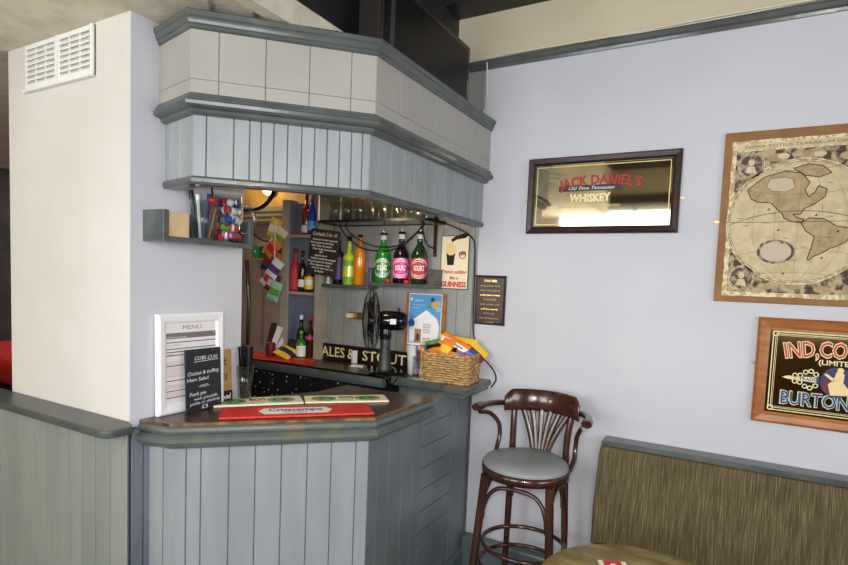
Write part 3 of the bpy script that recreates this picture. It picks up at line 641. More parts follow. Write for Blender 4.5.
# bent arm rail running round behind the crest, tips forward
ar = bez([(-.258, -.03, 1.054), (-.252, .03, 1.054), (-.225, .12, 1.054), (-.165, .18, 1.054), (-.08, .222, 1.054), (.01, .236, 1.054), (.09, .224, 1.054), (.175, .18, 1.054), (.232, .12, 1.054), (.258, .03, 1.054), (.262, -.02, 1.052)], 60)
build('arm_rail', B('mahogany').tube(ar, [.024 if (i < 7 or i > len(ar)-8) else .019 for i in range(len(ar))], 12, flat=.75), st)
for s_ in (-1, 1):
    pts = bez([(s_*.25, .0, 1.028), (s_*.225, .075, 1.01), (s_*.195, .115, .96), (s_*.188, .12, .90), (s_*.19, .10, .85), (s_*.183-.004, .06, .80)], 20)
    build('arm_support', B('mahogany').tube(pts, .011, 10), st)
# fan of slats
for k in range(6):
    u = (k-2.5)/2.5; xb = u*.034+.004; xt = u*.118+.012
    pts = [(xb+(xt-xb)*(t**1.5), .168+.055*t-.012*abs(u)*t, SZ-.03+t*(1.035-SZ+.03)) for t in [i/10 for i in range(11)]]
    build('slat', B('mahogany').tube(pts, [.0036+.0014*i/10 for i in range(11)], 12, flat=3.0), st)
# arched braces and foot rings
def lerp(leg, z): t, b = leg; k = z/.78; return (b[0]+(t[0]-b[0])*k, b[1]+(t[1]-b[1])*k)
for A_, B_ in ((FL, FR), (FR, BR), (BL, FL), (BR, BL)):
    a = lerp(A_, .58); b = lerp(B_, .58); a2 = lerp(A_, .70); b2 = lerp(B_, .70)
    mx_ = lambda p, q, t: (p[0]+(q[0]-p[0])*t, p[1]+(q[1]-p[1])*t)
    p1 = mx_(a2, b2, .12); p2 = mx_(a2, b2, .3); p3 = mx_(a2, b2, .7); p4 = mx_(a2, b2, .88)
    pts = bez([(*mx_(a, b, .04), .58), (*mx_(a, b, .06), .64), (*p1, .70), (*p2, .735), (*p3, .735), (*p4, .70), (*mx_(a, b, .94), .64), (*mx_(a, b, .96), .58)], 28)
    build('brace', B('mahogany').tube(pts, .010, 8), st)
for z_, rr in ((.435, .19), (.335, .198)):
    k = 1.0
    build('foot_ring', B('mahogany').tube([(x*1.02, y*.95+.004, z_) for x, y in ell(rr, rr, 40)], .0105, 8, closed=True), st)
#==SEATING==
bq = thing('banquette', 'striped olive bench seat with grey top rail along the back wall', 'bench', (-.50, WY, 0))
build('top_rail', B('trim_grey').box((0, -.105, .90), (3.2, -.0, .925), .004), bq)
bk = MB().m('stripe'); prof_ = [(-.02, .42), (-.135, .42), (-.125, .6), (-.105, .86), (-.095, .895), (-.02, .899)]
n = len(prof_); L_ = 3.2
vs = [(-.008 if z > .7 else -.02, y, z) for y, z in prof_]+[(L_, y, z) for y, z in prof_]
bk.raw(vs, [(k, (k+1) % n, (k+1) % n+n, k+n) for k in range(n)]+[tuple(range(n-1, -1, -1)), tuple(range(n, 2*n))], False)
build('backrest', bk, bq, bevel=.01)
build('seat', B('stripe').box((0, -.58, .33), (L_, -.10, .44), .03), bq)
build('base', B('skirting').box((.0, -.52, 0), (L_, -.06, .33)), bq)
rtb = thing('round_table', 'round bronze topped pub table in front of the bench', 'table', (-.175, 1.775, 0))
build('table_top', B('bronze_top').lathe([(.30, .685), (.323, .69), (.33, .70), (.327, .71), (.318, .714), (.0001, .7145)], n=64), rtb)
build('pedestal', B('black').lathe([(.04, .685), (.035, .6), (.03, .3), (.04, .12), (.06, .08)], n=20, cap=True), rtb)
for k in range(4):
    a = k*PI/2+.4; build('foot', B('black').tube(bez([(.03*math.cos(a), .03*math.sin(a), .12), (.15*math.cos(a), .15*math.sin(a), .08), (.27*math.cos(a), .27*math.sin(a), .02)], 8), .02, 8), rtb)
cp = PZ(615, 568, .716)
bmm = B('cream').box((-.047, -.047, 0), (.047, .047, .0014)); bmm.m('red').box((-.030, -.047, .0014), (.030, .047, .0017)); bmm.m('white')
T_ = bmm.T; bmm.T = Matrix.Rotation(-PI/2, 4, 'X'); bmm.disc(0, .012, .012, .016, .0017, .002, 14).plate([(-.022, -.02), (.022, -.02), (.016, .006), (-.016, .006)], .0017, .002); bmm.m('ink').stroke([(-.008, .012), (.008, .012)], .003, .002, .0022); bmm.T = T_
solo('beer_mat', 'red and cream beer mat lying on round table', 'beer mat', bmm, (cp.x, cp.y, .7148), math.radians(25))
# opposite bench and pelmet behind the camera (seen only in the mirrors)
ob = thing('opposite_bench', 'brown bench below the windows seen only in the mirrors', 'bench', (0.2, -1.595, 0))
build('backrest', B('curtain').box((-.6, 0, .42), (2.6, .12, 1.2), .02), ob); build('seat', B('curtain').box((-.6, .0, .0), (2.6, .55, .42), .02), ob)
struct('trim_5', B('frame_dark').box((-2.3, -1.6, 2.68), (3, -1.54, 2.78)))
#==PILLAR==
vt = thing('air_vent', 'white double louvred air vent high on cream wall end', 'vent', (-2.318, 1.19, 2.346))
vf_ = build('vent_frame', B('white_plastic').box((-.242, -.008, 0), (.242, 0, .182), .002).box((-.242, -.02, -.004), (.242, 0, .006), .002).box((-.006, -.014, 0), (.006, -.006, .182), .001).box((.228, -.016, 0), (.242, 0, .182), .002), vt)
for s_ in (-1, 1):
    g_ = MB()
    for c_ in range(3):
        xx = s_*.119+(c_-1)*.07
        for r_ in range(7):
            z_ = .028+r_*.0205; g_.m('vent_slot').box((xx-.028, -.0085, z_), (xx+.028, -.008, z_+.007)); g_.m('white_plastic')
            g_.raw([(xx-.028, -.008, z_+.014), (xx+.028, -.008, z_+.014), (xx+.028, -.016, z_+.005), (xx-.028, -.016, z_+.005)], [(0, 1, 2, 3), (3, 2, 1, 0)], False)
    build('louvres', g_, vf_)
# shelf on the side of the wall end
def boxshelf(label, loc, rotz, L, dep, endh, ends=(1, 1), th=.02, z=.0):
    """L along local x from 0; wall at y=0; front towards -y"""
    s = thing('wall_shelf', label, 'shelf', loc, rotz)
    build('board', B('trim_grey').box((0, -dep, 0), (L, 0, th), .0015), s)
    if ends[0]: build('end_block', B('trim_grey').box((0, -dep, th), (.022, 0, endh), .0015), s)
    if ends[1]: build('end_block', B('trim_grey').box((L-.022, -dep, th), (L, 0, endh), .0015), s)
    return s
shz = 1.752
boxshelf('grey painted shelf on the lilac side of the wall end', (LX, 1.237, shz), PI/2, .412, .118, .112, (1, 1))
stp = shz+.02
nb = thing('note_pad', 'beech block of spiral bound notes on the grey wall shelf', 'note pad', (LX+.06, 1.312, stp))
build('block', B('kraft').box((-.035, -.048, 0), (.035, .048, .088), .002), nb); MAT['kraft_light'] = mat('kraft_light', (226, 196, 158), .6, rgb2=(214, 182, 142), scale=14)
nb.children[0].data.materials[0] = MAT['kraft_light']
sp_ = B('black')
for k in range(9): sp_.tube([(.036, .050+.004*math.cos(a), .006+k*.0095+.003*math.sin(a)) for a in [i*PI/3 for i in range(7)]], .0014, 5)
build('spiral', sp_, nb)
def tumbler(mb, r0, r1, h, t=.0022, n=24): return mb.lathe([(.0001, 0), (r0, 0), (r1, h), (r1-t, h), (r0-t, .008), (.0001, .008)], n=n)
tg = Vector((LX+.062, 1.445, 0))
solo('pint_glass', 'straight clear glass holding pens on the grey wall shelf', 'glass', tumbler(B('clear_glass'), .045, .048, .15), (LX+.062, tg.y, stp))
tw = solo
PEN = [('dark_grey', 'grey capped marker pen leaning in the clear glass on the shelf', -.03, -.022, .18, .007), ('white', 'white pen leaning in the clear glass on the shelf', -.01, -.012, .165, .006), ('navy', 'blue pen standing in the clear glass on the shelf', .008, .014, .172, .0055), ('brass_dull', 'brass coloured pen in the clear glass on the shelf', .02, .03, .12, .005)]
for mname, lab, dx, dy, h_, r_ in PEN:
    p = thing('pen', lab, 'pen', (LX+.062+dx*.6, tg.y+dy*.6, stp+.009)); build('barrel', B(mname).tube([(0, 0, 0), (dx*.5, dy*.8, h_)], r_, 8), p); build('pen_cap', B('black' if mname == 'dark_grey' else mname).tube([(dx*.5*.8, dy*.8*.8, h_*.8), (dx*.5, dy*.8, h_)], r_*1.35, 8), p)
solo('ribbon_bow', 'red bow on a stick in the glass of pens', 'bow', B('red').lathe([(.0001, -.012), (.014, -.006), (.018, .002), (.012, .012), (.0001, .014)], (.006, .008, .145), 12).tube([(.004, .006, 0), (.006, .008, .14)], .002, 6), (LX+.07, tg.y+.024, stp+.009))
tm = Vector((LX+.062, 1.563, 0))
tk = thing('glass_tankard', 'clear handled tankard full of wrapped sweets on shelf end', 'tankard', (LX+.062, tm.y, stp), math.radians(-28))
build('bowl', B('clear_glass').lathe([(.0001, 0), (.055, 0), (.056, .02), (.053, .188), (.05, .188), (.052, .02), (.048, .010), (.0001, .010)], n=28), tk)
build('handle', B('clear_glass').tube(bez([(.0, .052, .155), (.0, .088, .152), (.0, .108, .10), (.0, .085, .05), (.0, .053, .042)], 20), .0085, 10), tk)
random.seed(5); SW = ['red', 'white', 'blue', 'pink', 'orange', 'white', 'red', 'lime_green', 'purple', 'white', 'magenta', 'chrome', 'red', 'white', 'bright_red', 'navy']
cn = {'red': 'red', 'white': 'white', 'blue': 'blue', 'pink': 'pink', 'orange': 'orange', 'lime_green': 'green', 'purple': 'purple', 'magenta': 'dark pink', 'chrome': 'silver', 'bright_red': 'scarlet', 'navy': 'navy'}
random.seed(9)
for k in range(30):
    lay = k//6; cname = SW[(k*7+lay) % len(SW)]; a = (k % 6)*PI/3+lay*.6+.3; rr = .034; ax3 = (math.cos(a+1.3), math.sin(a+1.3), random.uniform(-.3, .3))
    b_ = B(cname).lathe([(.013, -.026), (.004, -.017), (.012, -.012), (.0165, 0), (.012, .012), (.004, .017), (.013, .026)], n=10, axis=ax3)
    if k % 2: b_.m('white').lathe([(.0169, -.005), (.0169, .005)], n=10, axis=ax3, cap=False)
    solo('wrapped_sweet', 'wrapped %s sweet in the glass tankard, in its %s layer' % (cn[cname], ['bottom', 'second', 'middle', 'fourth', 'top'][lay]), 'sweet', b_, (LX+.062+rr*math.cos(a)*.95, tm.y+rr*math.sin(a)*.95, stp+.026+lay*.033), group='wrapped sweets in the tankard')
pts = bez([PX(212, 184, LX+.045), PX(212, 192, LX+.03), PX(214, 203, LX+.03), PX(220, 211, LX+.012)], 12)
tag(build('power_cord', B('black_rubber').tube(pts, .004, 6)), 'short black cord hanging below the canopy beside the tankard', 'cord')
pts = bez([PX(241.5, 185, LX+.03), PX(242, 200, LX+.012), PX(242, 240, LX+.01)], 8)
# framed menu
mf = thing('framed_menu', 'white ornate framed menu leaning on the lilac wall end', 'picture frame', (LX+.012, 1.437, 1.1015), 0, rot=(0, math.radians(-1.2), 0))
T_ = Matrix.Rotation(PI/2, 4, 'Z')
def rot90(mb): mb.v = [tuple(T_ @ Vector(v)) for v in mb.v]; return mb
build('frame', rot90(framebox(-.154, .150, 0, .385, .042, .022, 'white_paint')), mf)
pg = B('paper').box((-.12, -.012, .038), (.12, -.004, .347)); pg.m('paper_grey').text('MENU', .016, (0, .322), .0125, .085)
pg.m('paper_grey').box((-.118, -.0126, .288), (.118, -.012, .310)); pg.m('paper').text('Small plates & sharing', .007, (-.115, .291), .013, align='LEFT').text('Price', .006, (.115, .301), .013, align='RIGHT')
for zz in (.272, .247, .235, .222, .182, .125, .085, .06):
    pg.m('ink').box((-.118, -.0126, zz), (.118, -.012, zz+.0032))
for zz in (.19, .165, .145, .1, .07):
    pg.m('paper_pink').box((-.117, -.0124, zz-.006), (-.04, -.012, zz+.012)); pg.m('paper_grey').text('served with chips and salad', .0045, (-.03, zz), .0126, align='LEFT')
pg.m('paper_grey').text('Soup of the day', .006, (-.11, .26), .0126, align='LEFT').text('Burgers', .006, (-.11, .226), .0126, align='LEFT')
build('menu_sheet', rot90(pg), mf)
#==COUNTERTHINGS==
CZ = 1.1015
# chalkboard
wdt = .166
ch = thing('chalkboard_sign', 'small black chalkboard of food prices standing on bar counter', 'chalkboard', (-1.806, 1.463, CZ), 0, rot=(math.radians(-3), 0, PI/2))
HB = .245
build('board', B('slate').box((-wdt/2, 0, 0), (wdt/2, .008, HB), .0015), ch)
cw = B('chalk'); sx = wdt/2
cw.text('COBS £3.00', .0145, (.012, HB-.043), .0006, wdt*.66, bold=.002, shear=.1).stroke([(-.045, HB-.05), (sx-.012, HB-.047)], .0018, 0, .0006)
cw.text('Chicken & stuffing', .0145, (-.002, HB-.100), .0006, wdt*.88, bold=.002, shear=.1, tilt=.04).text('Ham Salad', .0145, (-.028, HB-.125), .0006, wdt*.6, bold=.002, shear=.1, tilt=.03)
cw.text('~HOT~', .01, (0, HB-.152), .0006, wdt*.32, bold=.01)
cw.text('Pork pie', .0145, (-.03, HB-.182), .0006, wdt*.45, bold=.002, shear=.1, tilt=.04).text('with piccalilli,', .0108, (.008, HB-.199), .0006, wdt*.68, bold=.002, shear=.1, tilt=.04).text('pickle or chutney', .0108, (.004, HB-.216), .0006, wdt*.86, bold=.002, shear=.1, tilt=.05).text('£3', .0145, (0, HB-.237), .0006, wdt*.17, bold=.002)
for xx in (-.035, .045): cw.m('steel').disc(xx, HB-.008, .002, .002, 0, .001, 10)
build('chalk_writing', cw, ch)
# kraft card sign with black base
kc = thing('card_sign', 'brown kraft card sign in black base behind chalkboard', 'sign', (-1.838, 1.572, CZ), 0, rot=(math.radians(-3), 0, PI/2))
build('card', B('kraft').box((-.085, .006, .05), (.062, .010, .225)).m('ink').text('Gift', .034, (-.002, .16), -.0055, .085, shear=.25, bold=.012).text('Cards', .034, (-.012, .095), -.0055, .105, shear=.25, bold=.012), kc)
build('base', B('black').box((-.085, .002, 0), (.062, .016, .05), .002).m('chalk').text('Food', .022, (.022, .016), -.0015, .06, shear=.2, bold=.02), kc)
# glass of straws
gp = PZ(244.5, 399.5, CZ); gx, gy = gp.x, gp.y
solo('tall_glass', 'tall clear glass of black straws on the bar counter', 'glass', tumbler(B('clear_glass'), .030, .037, .15), (gx, gy, CZ))
random.seed(11)
for k in range(12):
    a = k*2.4; r1 = .019*math.sqrt((k+.5)/12); r2 = .034*math.sqrt((k+.5)/12)
    solo('drinking_straw', 'black drinking straw in the tall glass on the counter', 'straw', B('black_gloss' if k % 3 else 'dark_grey').tube([(r1*math.cos(a), r1*math.sin(a), 0), (r2*math.cos(a), r2*math.sin(a), .225+random.uniform(-.015, .012))], .0042, 7), (gx, gy, CZ+.0085), group='black straws in the tall glass')
# bar runners
def runner(px4, name, label, face, mname, th=.008, zb=1.1012):
    q = [PZ(*p, zb+th) for p in px4]; c = sum(q, Vector())/4; u = (q[1]-q[0]+q[2]-q[3]); L = u.length/2; an = math.atan2(u.y, u.x); v = (q[0]-q[3]+q[1]-q[2]).length/4
    t = thing(name, label, 'bar runner', (c.x, c.y, zb), an)
    build('mat', B(mname).box((-L/2, -v, 0), (L/2, v, th), .002), t)
    mb = MB(); mb.T = Matrix.Rotation(-PI/2, 4, 'X'); face(mb, L/2, v, th); build('printed_face', mb, t); return t
def red_face(mb, hx, hv, th):
    mb.m('maroon').stroke([(-hx+.008, -hv+.008), (hx-.008, -hv+.008), (hx-.008, hv-.008), (-hx+.008, hv-.008), (-hx+.008, -hv+.008)], .0015, th, th+.0004)
    mb.m('white').plate([(-hx*.52, 0), (-hx*.44, hv*.55), (hx*.38, hv*.55), (hx*.46, 0), (hx*.38, -hv*.6), (-hx*.44, -hv*.6)], th, th+.0004)
    mb.m('maroon').text('Cruzcampo', hv*.55, (-hx*.03, -hv*.1), th+.0007, hx*.72, bold=.03); mb.m('red').text('DE SEVILLA', hv*.22, (-hx*.03, -hv*.48), th+.0007, hx*.3, bold=.02)
    for s_ in (-1, 1): mb.m('maroon').text('CRUZCAMPO', hv*.18, (s_*hx*.75, hv*.5), th+.0006, hx*.3).text('CRUZCAMPO', hv*.18, (s_*hx*.75, 0), th+.0006, hx*.3).text('CRUZCAMPO', hv*.18, (s_*hx*.75, -hv*.5), th+.0006, hx*.3)
def inch_face(mb, hx, hv, th):
    mb.m('leaf').disc(-hx*.55, -hv*.05, hx*.30, hv*.72, th, th+.0004, 24).disc(hx*.52, 0, hx*.32, hv*.74, th, th+.0004, 24)
    for s_ in (-1, 1):
        for k in range(6): mb.m(['dark_green', 'lime_green', 'sky_blue', 'dark_green', 'stone_red', 'lime_green'][k]).disc(s_*hx*(.38+.07*k), hv*.3*math.sin(k*2.1), hx*.05, hv*.25, th+.0004, th+.0006, 10)
    mb.m('dark_green').text("INCH'S", hv*.62, (0, -hv*.05), th+.0007, hx*.36, bold=.04); mb.m('lime_green').text('APPLE CIDER', hv*.28, (0, -hv*.6), th+.0007, hx*.3)
runner([(222, 407.2), (366.5, 404), (375, 412.2), (217.7, 418.2)], 'bar_runner', 'red Cruzcampo bar runner along the front of the counter', red_face, 'red_rubber')
runner([(213, 398.6), (301.3, 395.6), (302.3, 402.0), (209.5, 406.2)], 'bar_runner', 'cream and green cider bar runner nearest the chalkboard', inch_face, 'cream')
runner([(305, 395.6), (383.5, 394.6), (389.5, 400.4), (304.6, 402.0)], 'bar_runner', 'cream and green cider bar runner at right, behind red runner', inch_face, 'cream')
#==BACKBAR==
BZ = 1.1206
def bottle(name_lab, loc, h, r, gm, cap='black', label=None, neck=.28, spout=False, label2=None, word=None, swirl=False, grp=None, lab_z=(.12, .5), shoulder=.18, cat='bottle'):
    t = thing('bottle', name_lab, cat, loc, math.radians(28), grp)
    nr = r*.34; hb = h*(1-neck-shoulder)
    gb_ = build('glass_body', B(gm).lathe([(.0001, 0), (r*.9, 0), (r, .006), (r, hb), (r*.94, hb+h*shoulder*.3), (r*.62, hb+h*shoulder*.72), (nr*1.05, hb+h*shoulder), (nr, h*.93), (nr*1.1, h*.935), (nr*1.1, h*.95), (.0001, h*.95)], n=20), t)
    if spout:
        s_ = B('white_plastic').lathe([(nr*1.2, h*.88), (nr*1.15, h*.97), (nr*.8, h*.975)], n=14); build('collar', s_, t)
        s_ = B('black').lathe([(nr*.9, h*.97), (nr*1.4, h*.985), (nr*1.4, h*1.02), (nr*.6, h*1.03)], n=14); s_ = build('stopper', s_, t)
        build('pourer', B('chrome').tube([(0, 0, h*1.02), (0, 0, h*1.08), (.006, -.004, h*1.12)], .0035, 8), s_)
    else: build('bottle_cap', B(cap).lathe([(nr*1.2, h*.90 if neck > .2 else h*.94), (nr*1.22, h*.995), (nr*.9, h), (.0001, h)], n=14), t)
    if label:
        z0_, z1_ = h*lab_z[0], h*lab_z[1]; z1_ = min(z1_, hb-.004)
        lb_ = B(label).lathe([(r+.0006, z0_), (r+.0006, z1_)], n=24, cap=False)
        if label2: lb_.m(label2).lathe([(r+.0011, z0_+(z1_-z0_)*.3), (r+.0011, z0_+(z1_-z0_)*.75)], n=24, cap=False)
        if word:
            wm, ws = word; k0 = len(lb_.v); zc_ = (z0_+z1_)/2; lb_.m(wm).text(ws, (z1_-z0_)*.24, (0, zc_-(z1_-z0_)*.1), 0, r*1.35, bold=.03)
            if swirl:
                Rw = (z1_-z0_)*.46
                for a0, a1, q in ((.3, 2.9, 1), (3.4, 6.0, 1), (.9, 2.4, .78), (4.0, 5.6, .78)): lb_.stroke([(Rw*q*math.cos(a0+(a1-a0)*i/10), zc_+Rw*q*math.sin(a0+(a1-a0)*i/10)) for i in range(11)], .0045, 0, .0001)
            for i in range(k0, len(lb_.v)): x, y, z = lb_.v[i]; an = x/r; lb_.v[i] = ((r+.0018)*math.sin(an), -(r+.0018)*math.cos(an), z)
        build('label', lb_, gb_)
    return t
# niche shelf unit
NY = 2.69
xa, xb, xc, xd = PY(281.5, 260, NY).x, PY(288, 260, NY).x, PY(315.5, 260, NY).x, PY(319.5, 260, NY).x
ztop = PY(285, 200, NY).z; zs1 = PY(302, 236, NY).z; zs2 = PY(302, 293.5, NY).z
nu = thing('shelf_unit', 'tall narrow grey shelf niche of bottles left of the boarded wall', 'shelves', ((xa+xd)/2, WY, BZ))
ox = (xa+xd)/2
build('upright', B('niche_edge').box((xa-ox, NY-WY, 0), (xb-ox, .0, ztop-BZ)), nu); build('upright', B('niche_edge').box((xc-ox, NY-WY, 0), (xd-ox, -.001, 2.12-BZ)), nu)
build('back_board', B('niche_blue').box((xb-ox, -.012, 0), (xc-ox, -.004, 2.12-BZ)).box((xb-ox, NY-WY+.012, 0), (xb-ox+.003, -.012, ztop-BZ)), nu)
for z_ in (zs1, zs2): build('shelf', B('niche_edge').box((xb-ox, NY-WY+.005, z_-BZ-.009), (xc-ox, -.012, z_-BZ+.009)), nu)
NB = 2.728
def nx(px): return PY(px, 260, NB).x
bottle('clear red liqueur bottle on the top niche shelf', (nx(305.5), NB, zs1+.0095), .27, .03, 'glass_red', 'red', 'white', lab_z=(.05, .22))
bottle('blue gin bottle beside the red one on the top niche shelf', (nx(313.0), NB-.02, zs1+.0095), .25, .029, 'glass_blue', 'chrome', 'sky_blue', lab_z=(.1, .34))
def capthing(lab, loc): solo('bottle_stopper', lab, 'stopper', B('red').lathe([(.0001, 0), (.013, 0), (.016, .006), (.016, .014), (.012, .02), (.0001, .022)], n=14), loc)
capthing('small red stopper lying on the top niche shelf', (nx(295), NB, zs1+.0095))
bottle('tall frosted pink bottle on the middle niche shelf', (nx(295.8), NB, zs2+.0095), .28, .035, 'glass_pink', 'maroon', 'stone_red', lab_z=(.06, .5))
bottle('slim black bottle on the middle niche shelf', (nx(304), NB-.012, zs2+.0095), .265, .027, 'glass_black', 'black', 'white', lab_z=(.12, .3))
bottle('brown bottle with yellow label on the middle niche shelf', (nx(310.8), NB-.012, zs2+.0095), .2, .03, 'glass_brown', 'black', 'yellow', label2='cream', lab_z=(.1, .5))
bottle('dark bottle with white capped neck on the back counter niche', (nx(305), NB-.02, BZ), .275, .03, 'glass_black', 'white', 'white', lab_z=(.08, .3))
bottle('red wine bottle with red capsule in the back counter niche', (nx(312), NB, BZ), .27, .032, 'glass_brown', 'red', 'pink', lab_z=(.45, .55))
bottle('squat green bottle with white label in the back counter niche', (nx(310.5), NB-.07, BZ), .18, .03, 'glass_green', 'lime_green', 'white', lab_z=(.1, .48))
cnn = PZ(292.5, 354, BZ)
solo('drinks_can', 'dark red can on the back counter beside crisp packet', 'can', B('maroon').lathe([(.024, 0), (.029, .006), (.029, .085), (.025, .093)], n=18).m('steel').lathe([(.025, .093), (.024, .095), (.0001, .093)], n=18), (cnn.x, 2.58, BZ))
for k, (px_, lab, an) in enumerate(((297, 'black card machine leaning in the niche, rear one', .35), (293.5, 'black card machine leaning in the niche, front one', .3))):
    solo('card_machine', lab, 'card machine', B('black').box((-.028, -.009, 0), (.028, .009, .15 if k == 0 else .10), .004).m('dark_grey').box((-.022, -.0105, .08 if k == 0 else .05), (.022, -.009, .135 if k == 0 else .09)), (nx(px_), NB+.02-.05*k, BZ+.012), rot=(math.radians(-8), an, .3))
# papers and knife block shapes left of the niche
for k, (px_, lab, mm, h_, an) in enumerate(((270.5, 'cream price list propped up on the back counter', 'paper', .19, .28), (275.5, 'white order pad propped against the niche side', 'white', .13, .5), (267.5, 'brown clipboard propped up on the back counter', 'glass_brown', .20, .15))):
    p = PY(px_, 352, 2.62+.04*k); solo('paper_stack', lab, 'papers', B(mm).box((-.02, -.004, 0), (.02, .004, h_), .001), (p.x, p.y, BZ+.010), rot=(math.radians(-10), an, .4))
# red bar towel
q = [PZ(254, 352, BZ), PZ(318, 358.5, BZ), PZ(313, 365, BZ), PZ(253, 359, BZ)]
solo('bar_towel', 'bright red bar towel spread along the back counter edge', 'bar towel', B('bright_red').prism([(v.x, v.y) for v in q], BZ, BZ+.006).m('yellow').prism([(v.x*.5+w_.x*.5, v.y*.5+w_.y*.5) for v, w_ in ((q[0], q[3]), (q[1], q[2]))]+[((q[1].x+q[2].x)/2, (q[1].y+q[2].y)/2-.006), ((q[0].x+q[3].x)/2, (q[0].y+q[3].y)/2-.006)], BZ+.006, BZ+.0065))
# packets
def packet(name, label, cat, w_, h_, th, cols, loc, rot, group=None, seed=0, word=None):
    rnd = random.Random(seed); nx_, nz_ = 10, 14; t = thing(name, label, cat, loc, group=group, rot=rot)
    ph = [rnd.uniform(0, 6) for _ in range(4)]
    def P_(i, j, s):
        u = i/nx_*2-1; v = j/nz_*2-1; b = (1-u**4)*(1-v**4)
        wr = .06*math.sin(7*u+ph[0]+3*v)+.06*math.sin(9*v+ph[1])
        return (u*w_/2*(1-.05*(1-v*v)), s*th/2*b*(1+wr), (v+1)*h_/2)
    mb = MB()
    for s in (-1, 1):
        for j in range(nz_):
            c = cols[0] if (j < 1 or j >= nz_-1) else (cols[1] if 4 <= j < 9 else cols[0]); mb.m(c); vs = [P_(i, jj, s) for jj in (j, j+1) for i in range(nx_+1)]
            fs = [(i, i+1, nx_+2+i, nx_+1+i) if s < 0 else (i+1, i, nx_+1+i, nx_+2+i) for i in range(nx_)]; mb.raw(vs, fs, True)
    build('wrapper', mb, t)
    if word:
        lm = B(word[1]); lm.text(word[0], h_*.14, (0, h_*.42), 0, w_*.6, bold=.04)
        out = []
        for x, y, z in lm.v:
            u = x/(w_/2); v = z/h_*2-1; out.append((x, -(th/2*(1-u**4)*(1-v**4)*1.1+.0015), z))
        lm.v = out; build('lettering', lm, t)
    return t
cp = PZ(304, 358, BZ)
packet('crisp_packet', 'yellow and navy crisp packet lying on the red bar towel', 'crisps', .12, .11, .035, ['yellow', 'navy'], (nx(303), 2.54, BZ+.022), (math.radians(-62), .35, .2), seed=3)
# sign board
sa, sb = PY(318.2, 343, WY-.03), PY(414, 352, WY-.03); sbz = PY(320, 357.5, WY-.03).z
H_ = PY(318.2, 342, WY-.03).z-BZ
sg = thing('pub_sign', 'long dark sign reading ALES & STOUT on back counter', 'sign', (sa.x, WY-.028, BZ)); Ls = sb.x-sa.x
build('board', B('stout').box((0, -.008, 0), (Ls, .008, H_), .002), sg)
build('lettering', B('pale_gold').text('ALES', .06, (.034, .026), .0086, .187, 'LEFT', bold=.012).text('&', .06, (.243, .026), .0086, .055, 'LEFT', bold=.01).text('STOUT', .06, (.357, .026), .0086, .315, 'LEFT', bold=.012), sg)
# candle jar and card on counter
cj = PZ(355.5, 363, BZ)
cjt = thing('candle_jar', 'white candle jar in front of the ALES sign', 'jar', (cj.x, cj.y, BZ)); build('jar', B('white_plastic').lathe([(.0001, 0), (.026, 0), (.028, .004), (.028, .075), (.025, .076), (.0001, .07)], n=20), cjt); build('jar_lid', B('paper').lathe([(.029, .07), (.029, .08), (.0001, .081)], n=20), cjt)
cj = PZ(358, 366.5, BZ); solo('card_stack', 'small stack of pale cards beside the candle jar', 'cards', B('paper_pink').box((-.04, -.026, 0), (.04, .026, .006)).m('white').box((-.036, -.03, .006), (.04, .02, .009)), (cj.x, cj.y, BZ), .3)
# socket behind the fan
sp2 = PY(354, 315.5, WY); sk_ = thing('wall_socket', 'brass wall socket on the boarded wall behind the fan', 'socket', (sp2.x+.02, WY, sp2.z)); sk_ = build('plate', B('brass').box((-.06, -.01, -.022), (.06, 0, .022), .003), sk_); build('plug', B('cream').box((-.055, -.04, -.014), (-.015, -.01, .014), .004), sk_)
# ---- desk fan facing along the bar
fx = PZ(385, 372, BZ); FXp = Vector((fx.x, 2.60, BZ))
ft = thing('desk_fan', 'black metal desk fan facing left on the back counter', 'fan', FXp, math.atan2(-.64, -.77))   # local +x = facing direction
build('base', B('black_gloss').box((-.10, -.115, 0), (.10, .115, .018), .007), ft)
build('column', B('dark_grey').lathe([(.043, .018), (.036, .05), (.028, .155), (.030, .185), (.022, .2)], n=20), ft)
hz_ = .295; build('yoke', B('black_gloss').lathe([(.032, .19), (.036, .215), (.03, .25)], n=18), ft)
mo_ = build('motor', B('black_gloss').lathe([(.0001, -.125), (.03, -.122), (.05, -.105), (.056, -.07), (.056, .02), (.048, .04), (.02, .05), (.0001, .052)], (0, 0, hz_), 24, (1, 0, 0)), ft)
build('knob', B('black').lathe([(.008, .05), (.008, .068), (.006, .072), (.0001, .072)], (-.07, 0, hz_), 10), mo_)
build('label', B('white').box((-.05, .0555, hz_-.016), (-.015, .0572, hz_+.014)), mo_)
R_ = .18; gc = .085
def grille(name, side):
    g_ = B('black')
    for k in range(32):
        a = 2*PI*k/32; pts = []
        for t in range(7):
            q = t/6; rr = .025+(R_-.025)*math.sin(q*PI/2); xx = gc+side*.045*math.cos(q*PI/2)**1.0
            pts.append((xx, rr*math.cos(a), hz_+rr*math.sin(a)))
        g_.tube(pts, .0011, 4)
    for rr, xx in ((R_, gc), (.105, gc+side*.037), (.028, gc+side*.045)): g_.tube([(xx, rr*math.cos(a), hz_+rr*math.sin(a)) for a in [2*PI*i/40 for i in range(40)]], .0026, 6, closed=True)
    if side > 0: g_.lathe([(.0001, .006), (.028, .004), (.028, 0)], (gc+.045, 0, hz_), 18, (1, 0, 0))
    return build(name, g_, ft)
grille('front_grille', 1); grille('rear_grille', -1)
bl = B('fan_blade'); bl.lathe([(.03, -.02), (.03, .015), (.02, .02), (.0001, .021)], (gc, 0, hz_), 18, (1, 0, 0))
